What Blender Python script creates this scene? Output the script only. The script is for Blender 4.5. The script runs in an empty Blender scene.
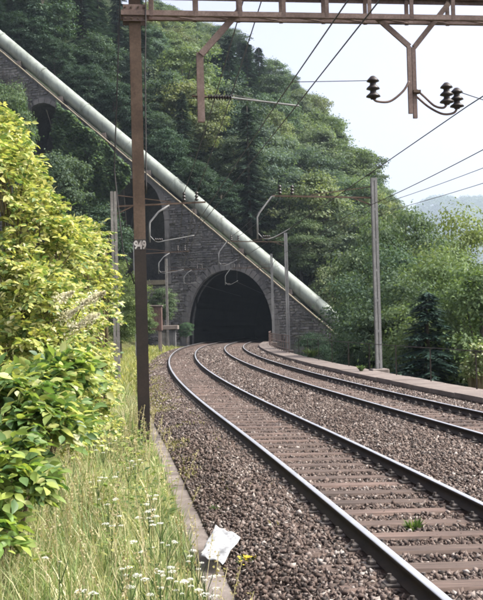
import bpy, math, random
import numpy as np
from mathutils import Vector, Matrix

SC = bpy.context.scene
COL = SC.collection
RNG = np.random.default_rng(7)
random.seed(7)

# ------------------------------------------------------------------ camera
FPX, PITCH, ROLL, CAMH = 1010.4, 0.0242, 0.0256, 1.827
cam = bpy.data.cameras.new('camera')
cam.sensor_fit = 'VERTICAL'
cam.sensor_height = 36.0
cam.lens = 36.0 * FPX / 600.0
cam.clip_start = 0.1
cam.clip_end = 20000
camo = bpy.data.objects.new('camera', cam)
COL.objects.link(camo)
camo.matrix_world = (Matrix.Translation((0, 0, CAMH)) @ Matrix.Rotation(math.radians(90) + PITCH, 4, 'X')
                     @ Matrix.Rotation(-ROLL, 4, 'Z'))
SC.camera = camo

# ------------------------------------------------------------------ sky, sun, exposure
SUN_AZ, SUN_EL = math.radians(96), math.radians(50)      # azimuth clockwise from +Y
w = bpy.data.worlds.new('World')
SC.world = w
w.use_nodes = True
nt = w.node_tree
nt.nodes.clear()
sky = nt.nodes.new('ShaderNodeTexSky')
sky.sky_type = 'NISHITA'
sky.sun_disc = False
sky.sun_elevation = SUN_EL
sky.sun_rotation = SUN_AZ
sky.air_density = 0.6
sky.dust_density = 10.0
sky.ozone_density = 1.0
sky.altitude = 500
bg = nt.nodes.new('ShaderNodeBackground')
bg.inputs['Strength'].default_value = 0.142
wo = nt.nodes.new('ShaderNodeOutputWorld')
hs = nt.nodes.new('ShaderNodeHueSaturation')
hs.inputs['Hue'].default_value = 0.53
hs.inputs['Saturation'].default_value = 0.6
nt.links.new(sky.outputs[0], hs.inputs['Color'])
nt.links.new(hs.outputs[0], bg.inputs['Color'])
nt.links.new(bg.outputs[0], wo.inputs['Surface'])
sun = bpy.data.lights.new('sun', 'SUN')
sun.energy = 2.05
sun.angle = math.radians(5.0)
sun.color = (1.0, 0.95, 0.86)
suno = bpy.data.objects.new('sun', sun)
COL.objects.link(suno)
sd = Vector((math.sin(SUN_AZ) * math.cos(SUN_EL), math.cos(SUN_AZ) * math.cos(SUN_EL), math.sin(SUN_EL)))
suno.rotation_euler = sd.to_track_quat('Z', 'Y').to_euler()
suno.location = (40, 20, 60)
SC.view_settings.view_transform = 'Standard'
SC.view_settings.look = 'None'
SC.view_settings.gamma = 1
SC.view_settings.use_curve_mapping = False
SC.view_settings.exposure = 1.7
cy = SC.cycles
cy.max_bounces = 4
cy.diffuse_bounces = 2
cy.glossy_bounces = 2
cy.transmission_bounces = 4
cy.volume_bounces = 0
cy.transparent_max_bounces = 4
cy.use_denoising = True
cy.use_adaptive_sampling = True
cy.adaptive_threshold = 0.03
cy.filter_width = 1.9
cy.sample_clamp_indirect = 6

# ------------------------------------------------------------------ measuring helpers
def project(P):
    """world points (N,3) -> photo pixels (u, v) and depth; used for culling and measuring only"""
    P = np.atleast_2d(np.asarray(P, float))
    X, Z, Y = P[:, 0], P[:, 1], P[:, 2] - CAMH
    c, s = math.cos(PITCH), math.sin(PITCH)
    Yc = c * Y - s * Z
    Zc = np.maximum(s * Y + c * Z, 1e-3)
    u, v = FPX * X / Zc, -FPX * Yc / Zc
    cr, sr = math.cos(ROLL), math.sin(ROLL)
    return 241.5 + cr * u + sr * v, 300 + (-sr * u + cr * v), Zc
def ray(u, v):
    du, dv = u - 241.5, v - 300
    cr, sr = math.cos(ROLL), math.sin(ROLL)
    x, y = cr * du - sr * dv, sr * du + cr * dv
    c, s = math.cos(PITCH), math.sin(PITCH)
    yc, zc = -y / FPX, 1.0
    return Vector((x / FPX, c * zc - s * yc, s * zc + c * yc))
def at(u, v, depth):
    r = ray(u, v)
    return Vector((0, 0, CAMH)) + r * (depth / r.y)

# centre line of the near track: s=0 at depth 8 m, heading th (right positive)
DS = 0.1
S = np.arange(-20, 150, DS)
K = np.where(S < 12, -0.00142, 0.00202) + np.where(S > 70, 0.0011, 0)
TH = np.cumsum(K) * DS
TH += -0.12055 - np.interp(0, S, TH)
CX = np.cumsum(np.sin(TH)) * DS
CY = np.cumsum(np.cos(TH)) * DS
CX += 1.861 - np.interp(0, S, CX)
CY += 8.0 - np.interp(0, S, CY)
CANT = 0.04
def tp(s, lat, z=0.0):
    """point at track distance s, lateral offset lat (right +), height z above rail top"""
    th = np.interp(s, S, TH)
    return (float(np.interp(s, S, CX) + lat * np.cos(th)), float(np.interp(s, S, CY) - lat * np.sin(th)), z)
def tpa(s, lat, z):
    th = np.interp(s, S, TH)
    return np.stack([np.interp(s, S, CX) + lat * np.cos(th), np.interp(s, S, CY) - lat * np.sin(th), z + 0 * s], 1)
def thd(s):
    return float(np.interp(s, S, TH))
def s_at(Y):
    return float(np.interp(Y, CY, S))
def lateral(X, Y):
    return (X - np.interp(Y, CY, CX)) * np.cos(np.interp(Y, CY, TH))

def sstep(a, b, x):
    t = np.clip((x - a) / (b - a), 0, 1)
    return t * t * (3 - 2 * t)
def vnoise(x, y, seed=0):
    def h(i, j):
        n = np.sin(i * 127.1 + j * 311.7 + seed * 74.7) * 43758.5453
        return n - np.floor(n)
    i, j = np.floor(x), np.floor(y)
    fx, fy = x - i, y - j
    fx, fy = fx * fx * (3 - 2 * fx), fy * fy * (3 - 2 * fy)
    return (h(i, j) * (1 - fx) + h(i + 1, j) * fx) * (1 - fy) + (h(i, j + 1) * (1 - fx) + h(i + 1, j + 1) * fx) * fy
def ground_z(X, Y):
    X, Y = np.asarray(X, float), np.asarray(Y, float)
    L = lateral(X, Y)
    z = np.full_like(L, -0.62)
    left = -0.37 + 0.1 * (vnoise(X * 0.9, Y * 0.9) - 0.5) * sstep(-2.3, -3.2, L)
    rise = 0.45 * np.maximum(-L - 5.5, 0) * sstep(-5.5, -9, L)
    z = np.where(L < -2.19, left + np.minimum(rise, 30), z)
    drop = -0.62 - 3.0 * sstep(6.75, 7.6, L) - 0.75 * np.maximum(L - 7.6, 0)
    drop = np.maximum(drop, -17 + 1.5 * vnoise(X * .05, Y * .05, 3))
    z = np.where(L > 6.75, drop, z)
    z = np.where(Y > 600, z - 0, z)
    return z

# ------------------------------------------------------------------ mesh helpers
def link(name, me, parent=None, mat=None):
    o = bpy.data.objects.new(name, me)
    COL.objects.link(o)
    if mat is not None and me is not None and len(me.materials) == 0:
        for m in (mat if isinstance(mat, (list, tuple)) else [mat]):
            me.materials.append(m)
    if parent is not None:
        o.parent = parent
    return o
def empty(name, loc=(0, 0, 0), rz=0.0):
    o = bpy.data.objects.new(name, None)
    COL.objects.link(o)
    o.location = loc
    o.rotation_euler = (0, 0, rz)
    o.empty_display_size = 0.2
    return o
def tag(o, label=None, cat=None, group=None, kind=None):
    if label: o['label'] = label
    if cat: o['category'] = cat
    if group: o['group'] = group
    if kind: o['kind'] = kind
    return o
def np_mesh(name, V, F, smooth=False, mi=None):
    """V (N,3), F (M,k) -> mesh, all faces k-gons"""
    V = np.ascontiguousarray(V, np.float32)
    F = np.ascontiguousarray(F, np.int32)
    me = bpy.data.meshes.new(name)
    me.vertices.add(len(V))
    me.vertices.foreach_set('co', V.ravel())
    k = F.shape[1]
    me.loops.add(F.size)
    me.loops.foreach_set('vertex_index', F.ravel())
    me.polygons.add(len(F))
    me.polygons.foreach_set('loop_start', np.arange(0, F.size, k, dtype=np.int32))
    me.polygons.foreach_set('loop_total', np.full(len(F), k, np.int32))
    if smooth:
        me.polygons.foreach_set('use_smooth', np.ones(len(F), bool))
    if mi is not None:
        me.polygons.foreach_set('material_index', np.asarray(mi, np.int32))
    me.update(calc_edges=True)
    return me
class MB:
    def __init__(s):
        s.v, s.f, s.m = [], [], []
    def add(s, V, F, mi=0):
        n = len(s.v)
        s.v += [tuple(map(float, p)) for p in V]
        s.f += [tuple(i + n for i in f) for f in F]
        s.m += [mi] * len(F)
        return s
    def box(s, c, d, rz=0.0, mi=0, M=None, bev=0.0):
        hx, hy, hz = d[0] / 2, d[1] / 2, d[2] / 2
        if bev > 0:
            b = min(bev, hx * .45, hy * .45, hz * .45)
            P = []
            for sx in (-1, 1):
                for sy in (-1, 1):
                    for sz in (-1, 1):
                        P += [(sx * (hx - b), sy * (hy - b), sz * hz), (sx * (hx - b), sy * hy, sz * (hz - b)), (sx * hx, sy * (hy - b), sz * (hz - b))]
            F = []
            def ix(sx, sy, sz, k): return ((sx > 0) * 4 + (sy > 0) * 2 + (sz > 0)) * 3 + k
            for sz in (-1, 1):
                q = [ix(-1, -1, sz, 0), ix(1, -1, sz, 0), ix(1, 1, sz, 0), ix(-1, 1, sz, 0)]
                F.append(tuple(q if sz > 0 else q[::-1]))
                q = [ix(-1, sz, -1, 1), ix(1, sz, -1, 1), ix(1, sz, 1, 1), ix(-1, sz, 1, 1)]
                F.append(tuple(q if sz < 0 else q[::-1]))
                q = [ix(sz, -1, -1, 2), ix(sz, 1, -1, 2), ix(sz, 1, 1, 2), ix(sz, -1, 1, 2)]
                F.append(tuple(q if sz > 0 else q[::-1]))
            for a in (-1, 1):
                for b2 in (-1, 1):
                    F.append((ix(-1, a, b2, 0), ix(1, a, b2, 0), ix(1, a, b2, 1), ix(-1, a, b2, 1)))
                    F.append((ix(a, -1, b2, 0), ix(a, 1, b2, 0), ix(a, 1, b2, 2), ix(a, -1, b2, 2)))
                    F.append((ix(a, b2, -1, 1), ix(a, b2, 1, 1), ix(a, b2, 1, 2), ix(a, b2, -1, 2)))
                    for c2 in (-1, 1):
                        F.append((ix(a, b2, c2, 0), ix(a, b2, c2, 1), ix(a, b2, c2, 2)))
        else:
            P = [(x, y, z) for x in (-hx, hx) for y in (-hy, hy) for z in (-hz, hz)]
            F = [(0, 1, 3, 2), (4, 6, 7, 5), (0, 4, 5, 1), (2, 3, 7, 6), (0, 2, 6, 4), (1, 5, 7, 3)]
        cr, sr = math.cos(rz), math.sin(rz)
        P = [(c[0] + cr * x - sr * y, c[1] + sr * x + cr * y, c[2] + z) for x, y, z in P]
        if M is not None:
            P = [tuple(M @ Vector(p)) for p in P]
        return s.add(P, F, mi)
    def tube(s, pts, r, n=8, mi=0, cap=True):
        pts = [Vector(p) for p in pts]
        rs = r if isinstance(r, (list, tuple)) else [r] * len(pts)
        V, F = [], []
        up = None
        for i, p in enumerate(pts):
            t = (pts[min(i + 1, len(pts) - 1)] - pts[max(i - 1, 0)])
            if t.length < 1e-9: t = Vector((0, 0, 1))
            t.normalize()
            if up is None:
                up = Vector((0, 0, 1)) if abs(t.z) < .9 else Vector((1, 0, 0))
            a = t.cross(up)
            if a.length < 1e-6: a = t.cross(Vector((0, 1, 0)))
            a.normalize()
            b = a.cross(t)
            up = b
            for k in range(n):
                an = 2 * math.pi * k / n
                V.append(p + (a * math.cos(an) + b * math.sin(an)) * rs[i])
        for i in range(len(pts) - 1):
            for k in range(n):
                F.append((i * n + k, i * n + (k + 1) % n, (i + 1) * n + (k + 1) % n, (i + 1) * n + k))
        if cap:
            F.append(tuple(range(n))[::-1])
            F.append(tuple((len(pts) - 1) * n + k for k in range(n)))
        return s.add(V, F, mi)
    def bar(s, p, q, w, h, mi=0):
        """rectangular bar from p to q, width w (sideways), height h"""
        p, q = Vector(p), Vector(q)
        t = (q - p).normalized()
        up = Vector((0, 0, 1)) if abs(t.z) < .95 else Vector((0, 1, 0))
        a = t.cross(up).normalized() * (w / 2)
        b = a.cross(t).normalized() * (h / 2)
        V = [p - a - b, p + a - b, p + a + b, p - a + b, q - a - b, q + a - b, q + a + b, q - a + b]
        F = [(0, 3, 2, 1), (4, 5, 6, 7), (0, 1, 5, 4), (1, 2, 6, 5), (2, 3, 7, 6), (3, 0, 4, 7)]
        return s.add(V, F, mi)
    def lathe(s, prof, c=(0, 0, 0), axis=(0, 0, 1), n=12, mi=0):
        ax = Vector(axis).normalized()
        Q = ax.to_track_quat('Z', 'Y').to_matrix()
        V, F = [], []
        for r, z in prof:
            for k in range(n):
                an = 2 * math.pi * k / n
                V.append(Vector(c) + Q @ Vector((r * math.cos(an), r * math.sin(an), z)))
        for i in range(len(prof) - 1):
            for k in range(n):
                F.append((i * n + k, i * n + (k + 1) % n, (i + 1) * n + (k + 1) % n, (i + 1) * n + k))
        F.append(tuple(range(n))[::-1])
        F.append(tuple((len(prof) - 1) * n + k for k in range(n)))
        return s.add(V, F, mi)
    def build(s, name, mat, parent=None, smooth=False):
        me = bpy.data.meshes.new(name)
        me.from_pydata(s.v, [], s.f)
        ms = mat if isinstance(mat, (list, tuple)) else [mat]
        for m in ms: me.materials.append(m)
        if len(ms) > 1: me.polygons.foreach_set('material_index', s.m)
        if smooth: me.polygons.foreach_set('use_smooth', [True] * len(s.f))
        me.update()
        o = link(name, me, parent)
        return o
def local_build(mb, name, mat, parent, smooth=False):
    """mesh given in world coordinates, stored relative to its unrotated parent"""
    L = parent.location
    if parent.parent is not None: L = L + parent.parent.location
    mb.v = [(x - L[0], y - L[1], z - L[2]) for x, y, z in mb.v]
    return mb.build(name, mat, parent, smooth)

# ------------------------------------------------------------------ materials
def new_mat(name):
    m = bpy.data.materials.new(name)
    m.use_nodes = True
    n = m.node_tree
    b = n.nodes['Principled BSDF']
    return m, n, b
def ramp(n, stops, fac, interp='LINEAR'):
    r = n.nodes.new('ShaderNodeValToRGB')
    r.color_ramp.interpolation = interp
    e = r.color_ramp.elements
    while len(e) < len(stops): e.new(0.5)
    for el, (p, c) in zip(e, stops):
        el.position = p
        el.color = (*c, 1)
    n.links.new(fac, r.inputs['Fac'])
    return r.outputs['Color']
def tex_noise(n, scale, detail=6, rough=.6, vec=None, dist=0):
    t = n.nodes.new('ShaderNodeTexNoise')
    t.inputs['Scale'].default_value = scale
    t.inputs['Detail'].default_value = detail
    t.inputs['Roughness'].default_value = rough
    t.inputs['Distortion'].default_value = dist
    if vec is not None: n.links.new(vec, t.inputs['Vector'])
    return t.outputs['Fac']
def geo_pos(n):
    return n.nodes.new('ShaderNodeNewGeometry').outputs['Position']
def mixc(n, fac, a, b, mode='MIX'):
    x = n.nodes.new('ShaderNodeMix')
    x.data_type = 'RGBA'
    x.blend_type = mode
    for sock, val in ((x.inputs[0], fac), (x.inputs[6], a), (x.inputs[7], b)):
        if hasattr(val, 'is_output'): n.links.new(val, sock)
        elif isinstance(val, (int, float)): sock.default_value = val
        else: sock.default_value = (*val, 1)
    return x.outputs[2]
def bump(n, b, h, strength=.5, dist=.02):
    bp = n.nodes.new('ShaderNodeBump')
    bp.inputs['Strength'].default_value = strength
    bp.inputs['Distance'].default_value = dist
    n.links.new(h, bp.inputs['Height'])
    n.links.new(bp.outputs[0], b.inputs['Normal'])
def noisy(name, stops, scale=4, rough=.85, detail=8, bstr=.4, bdist=.01, metallic=0.0, spec=.3, fine=None, isl=0.0):
    m, n, b = new_mat(name)
    pos = geo_pos(n)
    f = tex_noise(n, scale, detail, .65, pos)
    c = ramp(n, stops, f)
    if fine:
        f2 = tex_noise(n, fine, 4, .6, pos)
        c = mixc(n, 1.0, c, ramp(n, [(.3, (.72, .72, .72)), (.7, (1.2, 1.2, 1.2))], f2), 'MULTIPLY')
    if isl:
        g = n.nodes.new('ShaderNodeNewGeometry').outputs['Random Per Island']
        c = mixc(n, 1.0, c, ramp(n, [(0, (1 - isl,) * 3), (1, (1 + isl,) * 3)], g), 'MULTIPLY')
    n.links.new(c, b.inputs['Base Color'])
    b.inputs['Roughness'].default_value = rough
    b.inputs['Metallic'].default_value = metallic
    b.inputs['Specular IOR Level'].default_value = spec
    if bstr: bump(n, b, tex_noise(n, fine or scale * 6, 5, .6, pos), bstr, bdist)
    return m
def leaf_mat(name, stops, trans=.45, rough=.6, objcol=True, spec=.18, tcol=(1.15, 1.2, .55), big=None):
    """leaf: diffuse with light shining through; colour varies leaf by leaf"""
    m, n, b = new_mat(name)
    g = n.nodes.new('ShaderNodeNewGeometry').outputs['Random Per Island']
    c = ramp(n, stops, g)
    if objcol:
        oi = n.nodes.new('ShaderNodeObjectInfo')
        c = mixc(n, 1.0, c, oi.outputs['Color'], 'MULTIPLY')
    if big:
        f = tex_noise(n, big, 3, .6, geo_pos(n))
        c = mixc(n, 1.0, c, ramp(n, [(.3, (.7, .78, .7)), (.7, (1.25, 1.18, 1.1))], f), 'MULTIPLY')
    n.links.new(c, b.inputs['Base Color'])
    b.inputs['Roughness'].default_value = rough
    b.inputs['Specular IOR Level'].default_value = spec
    t = n.nodes.new('ShaderNodeBsdfTranslucent')
    n.links.new(mixc(n, 1.0, c, tcol, 'MULTIPLY'), t.inputs['Color'])
    mx = n.nodes.new('ShaderNodeMixShader')
    mx.inputs[0].default_value = trans
    n.links.new(b.outputs[0], mx.inputs[1])
    n.links.new(t.outputs[0], mx.inputs[2])
    n.links.new(mx.outputs[0], n.nodes['Material Output'].inputs['Surface'])
    return m
def plain(name, col, rough=.6, metallic=0.0, spec=.4):
    m, n, b = new_mat(name)
    b.inputs['Base Color'].default_value = (*col, 1)
    b.inputs['Roughness'].default_value = rough
    b.inputs['Metallic'].default_value = metallic
    b.inputs['Specular IOR Level'].default_value = spec
    return m

M = {}
M['soil'] = noisy('soil', [(.3, (.05, .05, .025)), (.55, (.08, .08, .035)), (.75, (.07, .09, .035))], 1.2, 1.0, spec=0.0, bstr=.6, bdist=.05, fine=9)
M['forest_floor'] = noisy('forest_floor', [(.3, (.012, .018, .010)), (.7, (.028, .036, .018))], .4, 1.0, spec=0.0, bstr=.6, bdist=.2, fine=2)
# ballast ground under the loose stones
m, n, b = new_mat('ballast')
pos = geo_pos(n)
vo = n.nodes.new('ShaderNodeTexVoronoi')
vo.inputs['Scale'].default_value = 17
n.links.new(pos, vo.inputs['Vector'])
c = ramp(n, [(0, (.016, .012, .010)), (.35, (.042, .030, .025)), (.7, (.082, .060, .051)), (1, (.14, .112, .097))], vo.outputs['Color'])
c = mixc(n, 1.0, c, ramp(n, [(.35, (.8, .72, .66)), (.65, (1.15, 1.12, 1.1))], tex_noise(n, .8, 5, .6, pos)), 'MULTIPLY')
n.links.new(c, b.inputs['Base Color'])
b.inputs['Roughness'].default_value = .9
bump(n, b, vo.outputs['Distance'], 1.0, .05)
n.nodes['Bump'].invert = True
M['ballast'] = m
M['stone_chip'] = None
m, n, b = new_mat('stone_chip')
g = n.nodes.new('ShaderNodeNewGeometry').outputs['Random Per Island']
c = ramp(n, [(0, (.018, .013, .011)), (.25, (.052, .036, .029)), (.5, (.088, .063, .052)), (.75, (.122, .094, .081)), (.92, (.175, .15, .135)), (1, (.30, .28, .26))], g)
pos = geo_pos(n)
c = mixc(n, 1.0, c, ramp(n, [(.35, (.78, .7, .66)), (.65, (1.12, 1.1, 1.1))], tex_noise(n, .7, 4, .6, pos)), 'MULTIPLY')
n.links.new(c, b.inputs['Base Color'])
b.inputs['Roughness'].default_value = .85
M['stone_chip'] = m
m, n, b = new_mat('sleeper')
tc = n.nodes.new('ShaderNodeTexCoord').outputs['Object']
oi = n.nodes.new('ShaderNodeObjectInfo').outputs['Random']
mpp = n.nodes.new('ShaderNodeMapping')
mpp.inputs['Scale'].default_value = (1.5, 22, 22)
n.links.new(tc, mpp.inputs['Vector'])
cmb = n.nodes.new('ShaderNodeCombineXYZ')
ml = n.nodes.new('ShaderNodeMath'); ml.operation = 'MULTIPLY'; ml.inputs[1].default_value = 50
n.links.new(oi, ml.inputs[0]); n.links.new(ml.outputs[0], cmb.inputs[0]); n.links.new(ml.outputs[0], cmb.inputs[1])
n.links.new(cmb.outputs[0], mpp.inputs['Location'])
gr = tex_noise(n, 1.0, 6, .7, mpp.outputs[0], .3)
c = ramp(n, [(.28, (.022, .014, .012)), (.45, (.072, .050, .041)), (.62, (.115, .083, .070)), (.8, (.165, .13, .115))], gr)
c = mixc(n, 1.0, c, ramp(n, [(.3, (.6, .58, .56)), (.7, (1.25, 1.2, 1.15))], tex_noise(n, 1.4, 5, .65, geo_pos(n))), 'MULTIPLY')
c = mixc(n, 1.0, c, ramp(n, [(0, (.7, .68, .66)), (1, (1.25, 1.2, 1.2))], oi), 'MULTIPLY')
n.links.new(c, b.inputs['Base Color'])
b.inputs['Roughness'].default_value = .85
bump(n, b, gr, .7, .012)
M['sleeper'] = m
M['rail_side'] = noisy('rail_side', [(.3, (.014, .010, .008)), (.7, (.040, .025, .019))], 6, .75, bstr=.2, bdist=.003, fine=60)
M['rail_top'] = noisy('rail_top', [(.3, (.27, .28, .31)), (.7, (.37, .38, .41))], 2, .42, bstr=0, metallic=.35, spec=.8)
M['fastening'] = noisy('fastening', [(.3, (.03, .025, .022)), (.7, (.10, .085, .078))], 12, .7, bstr=.2, bdist=.003)
M['concrete'] = noisy('concrete', [(.3, (.085, .068, .06)), (.5, (.14, .117, .105)), (.7, (.20, .175, .16))], 2.5, .9, bstr=.4, bdist=.006, fine=45)
M['concrete_pale'] = noisy('concrete_pale', [(.3, (.11, .088, .078)), (.7, (.20, .168, .152))], 1.5, .9, bstr=.4, bdist=.01, fine=30)
M['rust_steel'] = noisy('rust_steel', [(.3, (.045, .027, .018)), (.5, (.078, .050, .034)), (.7, (.115, .079, .058))], 1.6, .7, bstr=.15, bdist=.003, fine=30)
M['beam_steel'] = noisy('beam_steel', [(.3, (.085, .056, .047)), (.5, (.14, .098, .085)), (.72, (.21, .16, .143))], 2.0, .7, bstr=.15, bdist=.003, fine=30)
M['grey_steel'] = noisy('grey_steel', [(.3, (.13, .13, .13)), (.7, (.225, .222, .22))], 1.2, .6, bstr=.1, bdist=.003, fine=25)
M['tube_steel'] = noisy('tube_steel', [(.3, (.14, .14, .14)), (.7, (.23, .23, .225))], 2, .55, bstr=0)
M['wood_grey'] = noisy('wood_grey', [(.3, (.12, .11, .10)), (.7, (.24, .225, .21))], 2, .85, bstr=.3, bdist=.004, fine=20)
M['porcelain'] = plain('porcelain', (.022, .016, .015), .4, 0, .35)
M['wire'] = plain('wire', (.05, .045, .045), .5, .4)
M['wire_copper'] = plain('wire_copper', (.10, .08, .075), .5, .4)
M['tar'] = noisy('tar', [(.3, (.013, .010, .009)), (.5, (.024, .017, .014)), (.7, (.042, .029, .023))], 1.6, .65, bstr=.15, bdist=.003, fine=30)
M['white_paint'] = noisy('white_paint', [(.35, (.20, .17, .16)), (.6, (.46, .44, .43))], 8, .6, bstr=0)
M['dark_paint'] = plain('dark_paint', (.03, .025, .022), .6)
m, n, b = new_mat('pipe_paint')
pos = geo_pos(n)
f1 = tex_noise(n, .35, 6, .65, pos)
c = ramp(n, [(.3, (.125, .145, .13)), (.5, (.18, .205, .185)), (.7, (.235, .26, .235))], f1)
mp = n.nodes.new('ShaderNodeMapping')
mp.inputs['Scale'].default_value = (1, 1, .12)
n.links.new(pos, mp.inputs['Vector'])
f2 = tex_noise(n, 2.2, 6, .7, mp.outputs[0])
c = mixc(n, ramp(n, [(.5, (0, 0, 0)), (.68, (.8, .8, .8))], f2), c, (.07, .08, .06))
n.links.new(c, b.inputs['Base Color'])
b.inputs['Roughness'].default_value = .62
M['pipe'] = m
def masonry_mat(name, lo, mid, hi):
    m, n, b = new_mat(name)
    pos = geo_pos(n)
    f1 = tex_noise(n, .25, 6, .65, pos)
    g = n.nodes.new('ShaderNodeNewGeometry').outputs['Random Per Island']
    c = ramp(n, [(0, lo), (.5, mid), (1, hi)], g)
    c = mixc(n, 1.0, c, ramp(n, [(.3, (.6, .6, .62)), (.7, (1.3, 1.25, 1.2))], f1), 'MULTIPLY')
    c = mixc(n, ramp(n, [(.58, (0, 0, 0)), (.75, (.6, .6, .6))], tex_noise(n, .5, 5, .7, pos)), c, (.035, .05, .028))
    mp_ = n.nodes.new('ShaderNodeMapping')
    mp_.inputs['Scale'].default_value = (1, 1, .15)
    n.links.new(pos, mp_.inputs['Vector'])
    c = mixc(n, ramp(n, [(.5, (0, 0, 0)), (.66, (.75, .75, .75))], tex_noise(n, .9, 5, .7, mp_.outputs[0])), c, (.024, .024, .026))
    c = mixc(n, ramp(n, [(.6, (0, 0, 0)), (.74, (.6, .6, .6))], tex_noise(n, 1.3, 5, .7, mp_.outputs[0])), c, (.16, .155, .15))
    n.links.new(c, b.inputs['Base Color'])
    b.inputs['Roughness'].default_value = .9
    bump(n, b, tex_noise(n, 7, 5, .7, pos), .6, .04)
    return m
M['masonry'] = masonry_mat('masonry', (.08, .077, .08), (.115, .111, .113), (.155, .15, .15))
M['voussoir'] = masonry_mat('voussoir', (.085, .082, .084), (.12, .116, .117), (.165, .16, .16))
M['mortar'] = noisy('mortar', [(.3, (.07, .068, .068)), (.7, (.12, .116, .116))], .6, .95, bstr=.5, bdist=.03, fine=5)
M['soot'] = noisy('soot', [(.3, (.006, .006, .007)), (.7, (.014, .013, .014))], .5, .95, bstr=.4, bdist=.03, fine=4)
M['coping'] = noisy('coping', [(.3, (.11, .095, .07)), (.7, (.2, .175, .13))], .8, .9, bstr=.3, bdist=.01, fine=8)
M['bark'] = noisy('bark', [(.3, (.045, .038, .03)), (.7, (.11, .095, .075))], 3, .9, bstr=.7, bdist=.03, fine=14)
M['hut_red'] = noisy('hut_red', [(.3, (.055, .03, .025)), (.7, (.105, .062, .052))], 2, .8, bstr=.2, bdist=.01, fine=20)
M['dark_wood'] = noisy('dark_wood', [(.3, (.05, .05, .055)), (.7, (.11, .108, .11))], 2, .85, bstr=.2, bdist=.01, fine=20)
M['paper'] = noisy('paper', [(.3, (.25, .255, .265)), (.7, (.31, .315, .325))], 8, .55, bstr=.8, bdist=.02, fine=14)
# foliage
M['leaf_light'] = leaf_mat('leaf_light', [(0, (0.083, 0.118, 0.071)), (.5, (0.132, 0.171, 0.104)), (1, (0.190, 0.230, 0.140))], .42, big=.25)
M['leaf_mid'] = leaf_mat('leaf_mid', [(0, (0.044, 0.073, 0.058)), (.5, (0.077, 0.113, 0.084)), (1, (0.120, 0.160, 0.113))], .4, big=.25)
M['leaf_dark'] = leaf_mat('leaf_dark', [(0, (0.023, 0.046, 0.037)), (.5, (0.040, 0.070, 0.052)), (1, (0.064, 0.100, 0.066))], .35, big=.3)
M['needle'] = leaf_mat('needle', [(0, (0.013, 0.031, 0.028)), (.5, (0.024, 0.049, 0.040)), (1, (0.042, 0.074, 0.052))], .2, rough=.6, big=.3)
M['leaf_yellow'] = leaf_mat('leaf_yellow', [(0, (0.067, 0.134, 0.046)), (.2, (0.168, 0.246, 0.081)), (.5, (0.347, 0.392, 0.127)), (.82, (0.515, 0.504, 0.196)), (1, (0.717, 0.683, 0.460))], .42, rough=.5, spec=.35, tcol=(1.15, 1.12, .6))
M['leaf_broad'] = leaf_mat('leaf_broad', [(0, (0.045, 0.101, 0.040)), (.35, (0.123, 0.202, 0.063)), (.65, (0.246, 0.314, 0.098)), (.92, (0.448, 0.459, 0.161)), (1, (0.616, 0.616, 0.414))], .42, rough=.42, spec=.45)
M['leaf_pale'] = leaf_mat('leaf_pale', [(0, (.10, .15, .07)), (.7, (.20, .24, .12)), (.9, (.4, .42, .3)), (1, (.6, .6, .5))], .4)
M['ivy'] = leaf_mat('ivy', [(0, (.035, .07, .04)), (.6, (.07, .12, .06)), (1, (.12, .175, .08))], .35, objcol=False, big=.5)
M['grass'] = leaf_mat('grass', [(0, (0.101, 0.168, 0.063)), (.35, (0.213, 0.280, 0.115)), (.6, (0.336, 0.358, 0.184)), (.85, (0.493, 0.459, 0.287)), (1, (0.672, 0.616, 0.460))], .42, objcol=False, spec=.25, tcol=(1.1, 1.1, .7), big=1.1)
M['grass_far'] = leaf_mat('grass_far', [(0, (0.168, 0.202, 0.069)), (.6, (0.302, 0.314, 0.127)), (1, (0.470, 0.414, 0.230))], .45, objcol=False, spec=.25, big=.5)
M['herb'] = leaf_mat('herb', [(0, (.12, .19, .06)), (.6, (.22, .27, .09)), (1, (.36, .36, .14))], .42, objcol=False)
M['straw'] = leaf_mat('straw', [(0, (.26, .22, .11)), (1, (.55, .48, .32))], .35, objcol=False)
M['moss'] = leaf_mat('moss', [(0, (.12, .125, .05)), (.6, (.21, .19, .08)), (1, (.33, .29, .15))], .3, objcol=False)
M['weed'] = leaf_mat('weed', [(0, (.05, .095, .035)), (1, (.12, .16, .06))], .4, objcol=False)
M['flower_white'] = leaf_mat('flower_white', [(0, (.62, .62, .55)), (1, (.82, .82, .78))], .35, objcol=False, tcol=(1, 1, .95))
M['flower_cream'] = leaf_mat('flower_cream', [(0, (.55, .50, .33)), (1, (.80, .77, .60))], .35, objcol=False, tcol=(1, 1, .9))
M['flower_yellow'] = leaf_mat('flower_yellow', [(0, (.55, .40, .03)), (1, (.75, .6, .07))], .3, objcol=False, tcol=(1, 1, .6))
M['twig'] = noisy('twig', [(.3, (.07, .055, .03)), (.7, (.15, .12, .06))], 6, .8, bstr=0)

# ================================================================== GROUND AND SETTING
def axis_pts(segs):
    out = []
    for a, b, n in segs: out += list(np.linspace(a, b, n, endpoint=False))
    return np.array(out + [segs[-1][1]])
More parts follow.
